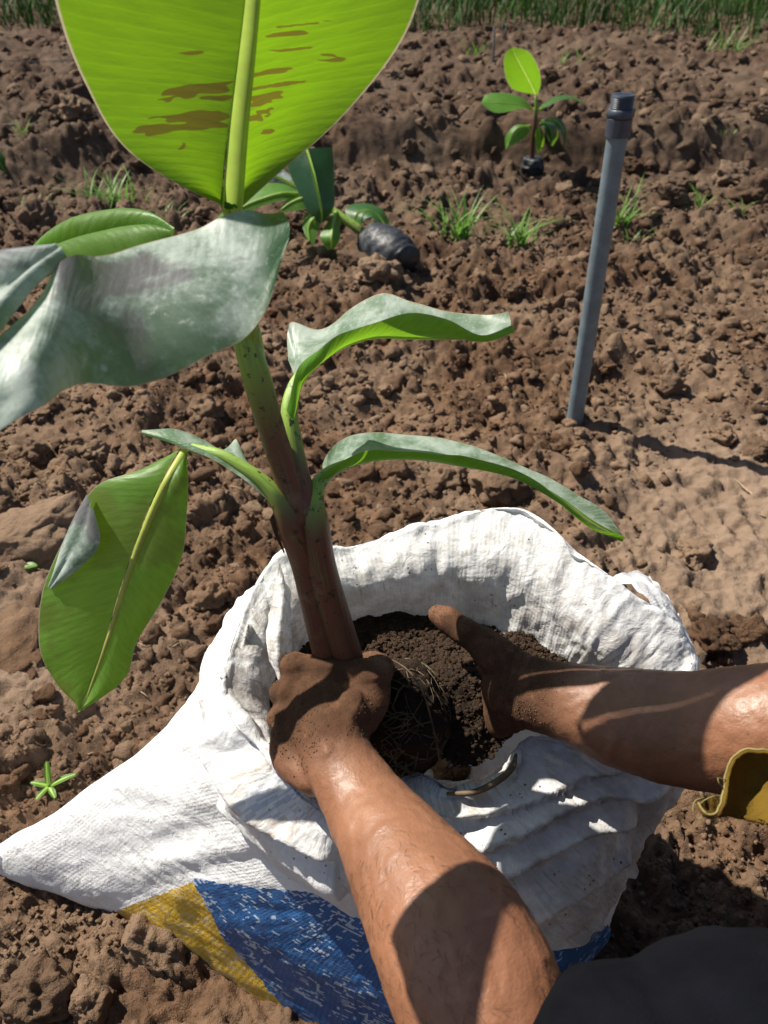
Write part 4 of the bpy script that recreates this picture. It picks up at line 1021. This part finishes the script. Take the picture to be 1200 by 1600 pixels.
# fallen seedling
g1 = on_ground(610, 420)
fb = thing('banana_seedling', tuple(g1), 'young banana plant lying on its side with black bag', 'banana plant')
dF = (g1 - C0) @ FW
q = lambda px, py, dd=0.0: at(px, py, dF + dd)
polybag(fb, [q(632, 412, -.02), q(615, 400, 0), q(598, 388, .03), q(582, 376, .06)], [.052, .062, .062, .050], 5)
stem_part('pseudostem', np.array([q(588, 378, .05), q(560, 358, .05), q(535, 340, .05), q(515, 325, .05), q(490, 305, .05)]), [.016, .014, .012, .010, .006], fb, 0.6, 1.2, n=12, steps=24)
def fleaf(Lp, Mp, Rp, mat=M['leaf_small'], flip=True, bow=0.0):
    f = lambda A: np.array([q(*p) for p in A])
    leaf('leaf', f(Lp), f(Mp), f(Rp), mat, fb, fb, 34, 15, rib=(.005, .002), flip=flip, bow=bow)
fleaf([(440, 238, 0), (452, 270, 0), (470, 310, 0), (485, 335, 0), (500, 350, 0)], [(478, 232, -.03), (488, 265, -.04), (495, 295, -.04), (502, 325, -.03), (503, 348, 0)], [(520, 230, 0), (522, 262, .0), (522, 290, .0), (522, 322, 0), (506, 348, 0)], M['leaf_dark'], flip=False)
fleaf([(470, 290, .1), (440, 262, .1), (410, 243, .1), (385, 240, .1)], [(470, 293, .08), (440, 280, .06), (412, 265, .05), (380, 255, .05)], [(468, 297, .08), (435, 292, .06), (405, 280, .05), (378, 272, .05)], M['leaf_glauc'], flip=False)
fleaf([(470, 300, .05), (440, 287, .05), (400, 290, .05), (370, 310, .05), (340, 340, .05)], [(470, 303, .02), (440, 302, .0), (405, 312, .0), (375, 325, .0), (340, 345, 0)], [(468, 306, .02), (445, 312, .0), (410, 322, .0), (380, 335, .0), (340, 350, .0)])
fleaf([(500, 305, .05), (480, 298, .05), (455, 305, .05), (437, 325, .05)], [(498, 310, .02), (478, 308, .0), (455, 316, 0), (438, 328, .0)], [(498, 318, .02), (478, 326, 0), (455, 330, 0), (440, 332, .0)])
fleaf([(520, 330, .05), (510, 350, .02), (500, 370, .0), (512, 390, 0)], [(525, 330, .04), (520, 352, .0), (518, 372, -.02), (518, 390, 0)], [(532, 330, .05), (531, 352, .03), (531, 372, .0), (522, 390, 0)])
fleaf([(510, 330, .05), (485, 330, .03), (472, 345, .02), (478, 372, 0)], [(512, 335, .03), (492, 340, .0), (482, 355, 0), (484, 378, 0)], [(515, 340, .05), (500, 350, .02), (495, 365, 0), (490, 385, 0)])
fleaf([(545, 345, .06), (540, 325, .08), (565, 317, .1), (595, 325, .1), (608, 345, .1)], [(555, 355, .05), (558, 335, .05), (575, 328, .05), (592, 338, .05), (606, 360, .05)], [(562, 362, .05), (568, 345, .03), (580, 340, .02), (590, 350, .02), (600, 365, .03)])
# leaf of another plant poking in at the left edge
gl_ = on_ground(-25, 285)
ob = thing('banana_seedling', tuple(gl_), 'green leaf tip of a young plant at the left picture edge', 'banana plant')
dl = (gl_ - C0) @ FW; ql = lambda px, py, dd=0.0: at(px, py, dl + dd)
stem_part('pseudostem', np.array([ql(-28, 290), ql(-30, 255), ql(-32, 225)]), [.012, .010, .006], ob, .5, 1.1, n=10, steps=12)
leaf('leaf', np.array([ql(-30, 225), ql(-10, 228), ql(6, 245), ql(14, 275)]), np.array([ql(-30, 230), ql(-14, 238, -.03), ql(0, 255, -.03), ql(13, 276)]), np.array([ql(-30, 236), ql(-18, 250), ql(-4, 266), ql(11, 277)]), M['leaf_small'], ob, ob, 20, 9, rib=(.003, .001), flip=True)
leaf('leaf', np.array([ql(-34, 225), ql(-60, 200), ql(-85, 205), ql(-105, 225)]), np.array([ql(-34, 228), ql(-60, 210, -.03), ql(-85, 215, -.03), ql(-105, 228)]), np.array([ql(-34, 232), ql(-58, 222), ql(-82, 226), ql(-104, 232)]), M['leaf_small'], ob, ob, 20, 9, rib=(.003, .001), flip=True)

# ------------------------------------------------------------------ pvc riser pipe
pb_ = on_ground(898, 655)
pipe = thing('pvc_pipe', tuple(pb_), 'leaning grey plastic pipe with dark threaded fitting stuck in the soil', 'pipe')
dB = (pb_ - C0) @ FW
base = at(897, 662, dB); top = at(965, 210, dB - 0.36)
ax = (top - base) / np.linalg.norm(top - base); base2 = base - ax * 0.12
Lp = np.linalg.norm(top - base)
rp_ = 0.0165 * (dB / 1.6)
def ring_part(name, stations, mat, sides=32, flat=False):
    V, Q, T = tube([base + ax * s_[0] for s_ in stations], [s_[1] for s_ in stations], n=sides, cap=False, ref=(1, 0, 0))
    me = mesh_np(name, local(V, pipe), [Q, T], not flat)
    if not flat: me.set_sharp_from_angle(angle=math.radians(35))
    return obj(name, me, mat, pipe)
ring_part('pipe_shaft', [(-0.12, rp_), (0.1, rp_), (Lp, rp_)], M['pvc'])
ring_part('coupling_sleeve', [(Lp - .004, rp_ * 1.01), (Lp - .003, rp_ * 1.2), (Lp + .026, rp_ * 1.22), (Lp + .027, rp_ * 1.1)], M['pvc_dark'])
ring_part('hex_collar', [(Lp + .0265, rp_ * 1.2), (Lp + .028, rp_ * 1.36), (Lp + .040, rp_ * 1.36), (Lp + .0415, rp_ * 1.2)], M['pvc_dark'], 6, True)
th_st = [(Lp + .041, rp_ * 1.02)]
for k in range(7): th_st += [(Lp + .042 + k * .0028, rp_ * 1.03), (Lp + .0434 + k * .0028, rp_ * 1.09)]
th_st += [(Lp + .063, rp_ * 1.02), (Lp + .063, rp_ * .8), (Lp + .045, rp_ * .78)]
ring_part('threaded_end', th_st, M['pvc_dark'])

# ------------------------------------------------------------------ weeds, lines, sticks, litter
def tuft(px, py, n, hgt, spread, label, wid=0.004, seed=1, name='grass_tuft'):
    g = on_ground(px, py); r = np.random.default_rng(seed * 13 + 5)
    o = thing(name, tuple(g), label, 'weed', 'weeds in the dug field')
    b_ = np.stack([r.normal(0, spread, n), r.normal(0, spread * .6, n), np.full(n, 0.0)], -1)
    V, F = blade_mesh('b', b_, hgt * r.uniform(.5, 1.15, n), np.full(n, wid) * r.uniform(.6, 1.3, n), 0.35, r.uniform(.2, 1.0, n), 5, seed)
    obj('blades', mesh_np('blades', V, F), M['grass'], o, kind='stuff')
for a in [(175, 325, 46, .11, .035, 'largest grass tuft on the left, below the top leaf'), (55, 322, 14, .04, .04, 'low weed sprouts left of the largest left tuft'), (268, 350, 14, .06, .012, 'small grass sprout right of the largest left tuft'),
          (712, 372, 34, .12, .03, 'bushy grass tuft right of the fallen seedling'), (806, 384, 26, .10, .018, 'spiky grass tuft between fallen seedling and grey pipe'), (966, 360, 18, .13, .012, 'thin grass tuft just behind the grey pipe'),
          (990, 382, 8, .05, .01, 'tiny sprout at the right of the grey pipe'), (1088, 328, 9, .07, .01, 'small grass sprout right of the pipe top, left of a pair'), (1150, 335, 10, .06, .014, 'small grass sprout nearest the right edge, mid field'),
          (1140, 82, 26, .13, .05, 'pale grass tuft near the top right corner'), (745, 90, 12, .10, .03, 'sparse grass above the upright seedling leaf'), (135, 75, 12, .10, .03, 'thin grass left of the top leaf, near the verge'),
          (40, 215, 8, .08, .012, 'thin curved grass blades at the left edge below the line'), (905, 100, 10, .08, .04, 'sparse grass behind the pipe top'), (1120, 258, 6, .03, .02, 'tiny sprout on the bank at the right')]:
    tuft(a[0], a[1], int(a[2] * 1.3), a[3] * 1.2, a[4] * 1.2, a[5], wid=.006 if a[3] < .1 else .008, seed=int(a[0]))
def sprout(px, py, leaves, label, mat, name='seedling_weed'):
    g = on_ground(px, py); o = thing(name, tuple(g), label, 'weed')
    for az, el, L, w in leaves:
        d = np.array([math.cos(az) * math.cos(el), math.sin(az) * math.cos(el), math.sin(el)])
        flat_leaf(g + np.array([0, 0, .008]), d, L, w, .25, (0, 0.01, 1) if abs(d[2]) < .9 else (0, -1, 0.2), o, o, mat, nu=12, nv=7)
    mb = MB(); mb.tube([g + [0, 0, -.01], g + [0, 0, .012]], [.002, .002], n=6); obj('stem', mb.mesh('stem', o), M['grass'], o)
sprout(80, 1235, [(0.35, .5, .042, .011), (1.7, 1.1, .045, .011), (3.0, .4, .028, .010), (-.9, .3, .024, .009), (4.2, .3, .024, .009)], 'small green seedling weed left of the white sack', M['leaf_small'])
sprout(38, 892, [(0.1, .3, .026, .018), (2.8, .3, .024, .018)], 'pale two-leaved sprout at the left edge below the clod', M['leaf_glauc'])
def line(P, r, name, label, cat='hose', mat='line', part='tube'):
    P = np.array(P); o = thing(name, tuple(P[len(P) // 2]), label, cat)
    mb = MB(); mb.tube(P, np.full(len(P), r), n=6, steps=len(P) * 8); obj(part, mb.mesh(part, o), M[mat], o)
def gpts(lst, dz): return [on_ground(a, b, dz) + np.array([0, 0, dz]) for a, b in lst]
line([(x_, 3.42 + .01 * x_, gz(x_, 3.42) + .03) for x_ in np.linspace(-2.4, -.7, 8)], .0025, 'drip_hose', 'black drip hose along the top of the soil bank')
line([(x_, 4.7, gz(x_, 4.7) + .04) for x_ in np.linspace(-3.4, -1.2, 8)], .002, 'drip_hose', 'thin black drip hose across the upper field, farther of two')
line([(x_, 3.75, gz(x_, 3.75) + .03) for x_ in np.linspace(0.95, 2.8, 7)], .002, 'drip_hose', 'black drip hose right of the pipe top')
for px, y0, y1, lab in [(770, 100, 42, 'taller thin dark stick left above the upright seedling'), (789, 60, 38, 'shorter thin dark stick near the verge grass')]:
    g = on_ground(px, y0); d = (g - C0) @ FW; o = thing('stick', tuple(g), lab, 'stick')
    mb = MB(); mb.tube([g - [0, 0, .03], (g + at(px + 1, y1, d)) / 2 + [.004, 0, 0], at(px + 2, y1, d)], [.008, .007, .006], n=7, steps=10); obj('shaft', mb.mesh('shaft', o), M['line'], o)
def chip(px, py, L, ang, label, mat='wood', w=.3):
    g = on_ground(px, py); d = (g - C0) @ FW; o = thing('wood_chip' if mat == 'wood' else 'pebble', tuple(g + [0, 0, .008]), label, 'wood chip' if mat == 'wood' else 'pebble')
    V, F = clod_mesh(int(px) % 40, 2); V = V * np.array([L, L * w, L * w * .8]); c, s_ = math.cos(ang), math.sin(ang)
    V = np.stack([V[:, 0] * c - V[:, 1] * s_, V[:, 0] * s_ + V[:, 1] * c, V[:, 2]], -1)
    obj('chip_body' if mat == 'wood' else 'stone_body', mesh_np('chip', V, F, False), M[mat], o)
chip(840, 698, .018, 2.2, 'pale wood chip on soil left of the dusty patch'); chip(925, 830, .009, 0.2, 'small white pebble under the tip of the lower right leaf', 'stone', .6)
chip(1165, 770, .035, 1.9, 'dry straw stick on dusty soil near right edge', w=.08); chip(880, 1395 - 420, .01, .5, 'tiny pale chip behind the sack rim')

mb = MB()
for k in range(110):
    y_ = math.exp(rng.uniform(math.log(.55), math.log(4.5))); x_ = rng.uniform(-1, 1) * (.3 + .5 * y_); a_ = rng.uniform(0, 6.28); L_ = rng.uniform(.008, .03) * (.7 + .4 * y_)
    z_ = float(ground_h(np.array([x_]), np.array([y_]))[0]) + .003
    d_ = np.array([math.cos(a_), math.sin(a_), rng.uniform(-.1, .25)]) * L_
    mb.tube(np.array([[x_, y_, z_] - d_ * .5, np.array([x_, y_, z_ + .1 * L_]), [x_, y_, z_] + d_ * .5]), np.array([.0006, .0009, .0005]) * (.7 + .4 * y_), n=4, cap=False)
obj('straw_litter', mb.mesh('straw_litter'), M['wood'], ground, kind='stuff')
# ------------------------------------------------------------------ person
PER = thing('person', (0.45, -0.10, 0.0), 'person with bare brown arms and black trousers holding the plant stem over the sack', 'person')
body = MB()
def limb(L, R, ref=None, n=20, steps=None):
    body.tube(pts(L) if len(L[0]) == 3 and abs(L[0][0]) > 3 else np.array(L), R, n=n, steps=steps or len(L) * 6, ref=ref)
px2 = lambda p, d: p * d / FPX
# left forearm (image bottom) to upper arm and shoulder
fa = [at(520, 1150, .585), at(530, 1190, .572), at(574, 1258, .548), at(634, 1350, .507), at(695, 1450, .468), at(745, 1550, .44), at(775, 1640, .425), W(.09, .10, .40), W(.17, .03, .46), W(.25, -.03, .55), W(.33, -.05, .60)]
fr = [.0255, .0262, .0300, .0385, .0460, .0475, .0450, .0455, .052, .058, .06]
body.tube(np.array(fa), [(a, a * b) for a, b in zip(fr, [1.0, .88, .86, .9, .92, .95, 1, 1, 1, 1, 1])], n=24, steps=80, ref=(1, .1, 0))
# palm / back of the fist
limb([(516, 1160, .585), (508, 1115, .600), (505, 1075, .612)], [(.028, .020), (.034, .022), (.033, .020)], ref=(1, 0, .2))
limb([(482, 1170, .592), (474, 1120, .604), (472, 1066, .614)], [.015, .0175, .0150])
limb([(448, 1150, .60), (455, 1185, .592), (490, 1215, .575)], [.014, .0145, .014])
limb([(562, 1125, .59), (578, 1092, .597), (579, 1060, .606)], [.0135, .0150, .0148])
# fingers wrapping the stem on the far side
for (a, b, c_, d_, r) in [((463, 1042, .612), (452, 1040, .640), (484, 1045, .668), (535, 1055, .665), .0096), ((453, 1080, .607), (442, 1084, .640), (484, 1092, .67), (540, 1098, .668), .0098),
                          ((446, 1120, .602), (436, 1126, .634), (484, 1136, .662), (540, 1138, .66), .0092), ((446, 1156, .598), (440, 1164, .624), (484, 1174, .648), (535, 1172, .645), .0084)]:
    limb([a, b, c_, d_], [r * 1.15, r * 1.0, r, r * .85], n=14)
    limb([a, ((a[0] + 505) / 2, (a[1] + 1110) / 2, a[2] - .006), (512, 1150, .580)], [r * .95, r * .75, r * .6], n=12)    # knuckle and tendon ridge
limb([(582, 1058, .600), (594, 1044, .628), (580, 1040, .652), (552, 1046, .664)], [.0140, .0112, .0112, .0088], n=14)   # thumb
limb([(466, 1042, .614), (505, 1042, .606), (545, 1044, .604), (580, 1052, .604)], [.0100, .0080, .0080, .0110], n=14)       # web between thumb and index
limb([(550, 1096, .582), (554, 1110, .579)], [.0092, .0090], n=12)   # wrist bone
# tendon and wrist ridges
limb([(500, 1120, .583), (512, 1175, .555)], [.006, .005], n=10)
# right arm from the right edge
ra = [at(805, 1078, .640), at(845, 1086, .622), at(900, 1100, .608), at(980, 1122, .588), at(1080, 1140, .565), at(1190, 1140, .535), at(1310, 1140, .515), at(1420, 1165, .50), W(.41, .25, .50), W(.48, .20, .57), W(.53, .15, .62)]
rr = [.0275, .0282, .0315, .0375, .0415, .0440, .0450, .045, .052, .058, .06]
body.tube(np.array(ra), [(a, a * b) for a, b in zip(rr, [1.0, .85, .86, .9, .95, 1, 1, 1, 1, 1, 1])], n=24, steps=80, ref=(0, 1, .4))
limb([(805, 1085, .64), (785, 1090, .655), (770, 1100, .675)], [(.030, .018), (.033, .016), (.030, .014)], ref=(0, 1, .2))
limb([(808, 1052, .636), (780, 1030, .642), (752, 1003, .650)], [.0185, .0165, .0132])
limb([(756, 1006, .649), (722, 985, .657), (698, 968, .663), (684, 961, .667)], [.0125, .0108, .0116, .0090], n=16)    # thumb
limb([(726, 986, .654), (730, 988, .652)], [.0112, .0112], n=12)
for a, b, c_, r in [((775, 1062, .668), (735, 1050, .70), (700, 1050, .72), .0095), ((768, 1090, .68), (728, 1085, .71), (690, 1090, .73), .0100), ((770, 1118, .68), (735, 1120, .71), (700, 1128, .725), .0093), ((780, 1140, .67), (752, 1150, .695), (722, 1160, .705), .0082)]:
    limb([a, b, c_], [r * 1.2, r, r * .85], n=14)
limb([(836, 1050, .624), (850, 1054, .622)], [.0125, .012], n=12)
limb([(880, 1085, .593), (960, 1100, .5725), (1060, 1118, .5475)], [.0055, .006, .006], n=10)   # vein ridge
# shoulders, chest and belly, all outside the picture
body.tube(np.array([W(.30, -.06, .60), W(.42, .01, .63), W(.54, .12, .63)]), [(.075, .085), (.10, .11), (.075, .085)], n=20, steps=12)
body.tube(np.array([W(.43, -.01, .62), W(.48, -.08, .48), W(.52, -.16, .32), W(.53, -.20, .20)]), [(.15, .11), (.15, .11), (.155, .12), (.16, .13)], n=24, steps=20, ref=(.8, .6, 0))
me0 = body.mesh('body_raw')
tmp = bpy.data.objects.new('tmp_body', me0); COL.objects.link(tmp)
md = tmp.modifiers.new('r', 'REMESH'); md.mode = 'VOXEL'; md.voxel_size = 0.0021; md.use_smooth_shade = True
md = tmp.modifiers.new('s', 'SMOOTH'); md.iterations = 9; md.factor = 0.5
dg = bpy.context.evaluated_depsgraph_get()
mb_ = bpy.data.meshes.new_from_object(tmp.evaluated_get(dg))
bpy.data.objects.remove(tmp)
n = len(mb_.vertices); co = np.empty(n * 3, np.float32); mb_.vertices.foreach_get('co', co); co = co.reshape(-1, 3).astype(float)
hL = at(500, 1070, .61); hR = at(765, 1050, .65)
dl_ = np.linalg.norm(co - hL, axis=1); dr_ = np.linalg.norm(co - hR, axis=1)
dirt_shade = np.clip(1.0 * (1 - sstep(.040, .090, dl_)) + 1.0 * (1 - sstep(.05, .10, dr_)), 0, 1)
dirt_shade = np.maximum(dirt_shade, 0.22 * (1 - sstep(.05, .25, dr_)))
nrm = np.empty(n * 3, np.float32); mb_.vertices.foreach_get('normal', nrm); nrm = nrm.reshape(-1, 3)
veins = np.maximum(0, 1 - np.abs(noise(co * np.array([1, .6, 1]), 22, 91)) * 9) * (noise(co, 9, 92) > -.1)
co = co + nrm * (0.0006 * veins + 0.0009 * fbm(co, 30, 3, 3) + 0.0003 * ridged(co, 120, 8))[:, None]
axw = ra[2] - ra[0]; axw = axw / np.linalg.norm(axw); sw = (co - at(812, 1085, .636)) @ axw + 0.002 * noise(co, 60, 5)
near_w = np.linalg.norm(co - at(815, 1085, .636), axis=1) < .06
for c0_, wd_, dp_ in ((0.0, .0014, .0011), (.0065, .0012, .0009), (-.0075, .0013, .0008), (.016, .0012, .0005)):
    co = co - nrm * (near_w * dp_ * np.exp(-((sw - c0_) / wd_) ** 2))[:, None]
mb_.vertices.foreach_set('co', (co - np.array(PER.location)).astype(np.float32).ravel())
attr(mb_, 'dirt_shade', dirt_shade)
mb_.materials.clear(); mb_.materials.append(M['skin'])
mb_.polygons.foreach_set('use_smooth', np.ones(len(mb_.polygons), bool))
obj('body', mb_, M['skin'], PER)
# arm hair
mb = MB()
fa_ = catmull(np.array(fa[2:7]), rng.random(4000)); 
axis = np.array(fa)
cand = rng.permutation(n)
cnt = 0
camdir = C0
fore = (co[:, 1] > 0.10) & (co[:, 0] < 0.12) & (np.linalg.norm(co - hL, axis=1) > .15) & (np.linalg.norm(co - hL, axis=1) < .30) & (co[:, 2] > .36)
fore_r = (co[:, 0] > .18) & (co[:, 0] < .3) & (co[:, 1] > .25)
for i in cand:
    if cnt > 420: break
    if not fore[i]: continue
    v = C0 - co[i]; v /= np.linalg.norm(v)
    if nrm[i] @ v < 0.05: continue
    if noise(co[i][None], 30, 3)[0] < -0.1: continue
    d = np.array([.35, -.55, -.2]) + rng.normal(size=3) * .35; d -= nrm[i] * (d @ nrm[i]); d /= np.linalg.norm(d)
    L = rng.uniform(.004, .010)
    p0 = co[i]; q_ = [p0, p0 + d * L * .5 + nrm[i] * .0009, p0 + d * L + nrm[i] * .0006 + rng.normal(size=3) * .0008]
    mb.tube(np.array(q_), [.00008, .00007, .00003], n=3, cap=False); cnt += 1
obj('arm_hair', mb.mesh('arm_hair', PER), M['hair'], PER, kind='stuff')
# soil grains stuck to the muddy hands
gv, gf = ico(1); mb = MB(); sel_ = np.nonzero((dirt_shade > .25) & (nrm[:, 2] > .05))[0]
wgt = np.clip(noise(co[sel_], 55, 6) + .35, 0, 1) ** 2 * dirt_shade[sel_]; wgt /= wgt.sum()
for i in rng.choice(sel_, 1500, p=wgt):
    r_ = rng.uniform(.00018, .00055); mb.add((gv * (1 + .3 * rng.normal(size=(len(gv), 1)))) * r_ + co[i] + nrm[i] * r_ * .3, None, gf)
obj('soil_grains', mb.mesh('soil_grains', PER), M['soil'], PER, kind='stuff')
# trousers: bent near leg, knee in view
mb = MB()
mb.tube(np.array([W(.50, -.12, .22), W(.40, -.02, .29), at(1260, 1755, .395), at(1090, 1750, .40), at(960, 1765, .40), W(.185, .12, .30), W(.25, .08, .18), W(.28, .06, .07)]),
        [.10, .092, .076, .072, .068, .062, .060, .058], n=40, steps=90)
mb.tube(np.array([W(.52, -.10, .20), W(.55, .04, .30), W(.57, .17, .38), W(.58, .22, .38), W(.58, .18, .20), W(.57, .14, .06)]), [.10, .09, .075, .068, .06, .058], n=32, steps=60)
mb.tube(np.array([W(.50, -.14, .18), W(.56, -.16, .20)]), [.13, .13], n=24, steps=8)
me0 = mb.mesh('tr'); tmp = bpy.data.objects.new('tmp', me0); COL.objects.link(tmp)
md = tmp.modifiers.new('r', 'REMESH'); md.mode = 'VOXEL'; md.voxel_size = 0.005; md.use_smooth_shade = True
md = tmp.modifiers.new('s', 'SMOOTH'); md.iterations = 4
mt_ = bpy.data.meshes.new_from_object(tmp.evaluated_get(bpy.context.evaluated_depsgraph_get())); bpy.data.objects.remove(tmp)
n = len(mt_.vertices); c2 = np.empty(n * 3, np.float32); mt_.vertices.foreach_get('co', c2); c2 = c2.reshape(-1, 3).astype(float); n2 = np.empty(n * 3, np.float32); mt_.vertices.foreach_get('normal', n2); n2 = n2.reshape(-1, 3)
c2 = c2 + n2 * (.0035 * ridged(c2 * np.array([1, .5, 1]), 13, 4) + .0008 * ridged(c2, 45, 5))[:, None]
mt_.vertices.foreach_set('co', (c2 - np.array(PER.location)).astype(np.float32).ravel()); mt_.materials.clear(); mt_.materials.append(M['trousers'])
mt_.polygons.foreach_set('use_smooth', np.ones(len(mt_.polygons), bool))
obj('trousers', mt_, M['trousers'], PER)
# yellow shirt hem
SG = sheet([[(1090, 1256, .445), (1100, 1274, .44), (1122, 1272, .44), (1132, 1245, .445), (1136, 1210, .452), (1150, 1182, .456), (1185, 1173, .455), (1240, 1178, .45), (1330, 1185, .43), (1600, 1330, .38), (1930, 1560, .335)],
            [(1098, 1250, .452), (1108, 1268, .45), (1132, 1272, .448), (1150, 1258, .455), (1156, 1228, .465), (1168, 1200, .468), (1200, 1195, .462), (1250, 1195, .45), (1340, 1200, .43), (1610, 1370, .38), (1920, 1620, .33)],
            [(1106, 1246, .458), (1122, 1268, .456), (1150, 1276, .452), (1175, 1274, .455), (1190, 1250, .46), (1205, 1232, .46), (1235, 1225, .45), (1280, 1222, .44), (1360, 1225, .42), (1620, 1410, .375), (1910, 1680, .325)],
            [(1112, 1244, .462), (1140, 1272, .458), (1175, 1279, .452), (1205, 1290, .445), (1230, 1285, .44), (1255, 1275, .435), (1290, 1270, .43), (1330, 1265, .42), (1390, 1260, .40), (1630, 1450, .37), (1900, 1740, .32)]], 90, 36)
SN = normals(SG, False); SG = SG + SN * (.0012 * ridged(SG, 60, 3))[..., None]
top_s = SG.reshape(-1, 3); bot_s = (SG - SN * .0022).reshape(-1, 3); F = grid_faces(90, 36); nn_ = len(top_s)
bi = np.concatenate([np.arange(90) * 36, 89 * 36 + np.arange(1, 36), np.arange(88, -1, -1) * 36 + 35, np.arange(34, 0, -1)])
bj = np.roll(bi, -1)
side = np.stack([bi, bj, bj + nn_, bi + nn_], 1)
me = mesh_np('shirt_hem', local(np.concatenate([top_s, bot_s]), PER), np.concatenate([F, F[:, ::-1] + nn_, side[:, ::-1]]))
hemo = obj('shirt_hem', me, M['shirt'], PER, 'crumpled yellow shirt hem with loose threads')
mb = MB()
mb.tube(SG[:, 0], np.full(90, .0007), n=8)
obj('rolled_seam', mb.mesh('rolled_seam', PER), M['thread'], hemo)
mb = MB()
mb.tube(pts([(1100, 1246, .452), (1086, 1252, .448), (1083, 1268, .446), (1090, 1281, .446), (1100, 1274, .445)]), np.full(5, .00035), n=5, steps=24)
mb.tube(pts([(1133, 1218, .45), (1122, 1216, .447), (1124, 1224, .446), (1130, 1231, .448)]), np.full(4, .0003), n=5, steps=20)
mb.tube(pts([(1128, 1244, .45), (1115, 1244, .447), (1102, 1250, .446), (1094, 1256, .446)]), np.full(4, .0003), n=5, steps=20)
obj('loose_thread', mb.mesh('loose_thread', PER), M['thread'], hemo)
# shirt on the torso (outside the picture)
mb = MB()
mb.tube(np.array([W(.44, .0, .66), W(.46, -.05, .58), W(.49, -.10, .46), W(.52, -.17, .31), W(.53, -.20, .22)]), [(.17, .13), (.19, .145), (.172, .135), (.175, .14), (.18, .15)], n=40, steps=30, ref=(.8, .6, 0))
obj('shirt', mb.mesh('shirt', PER), M['shirt'], PER)
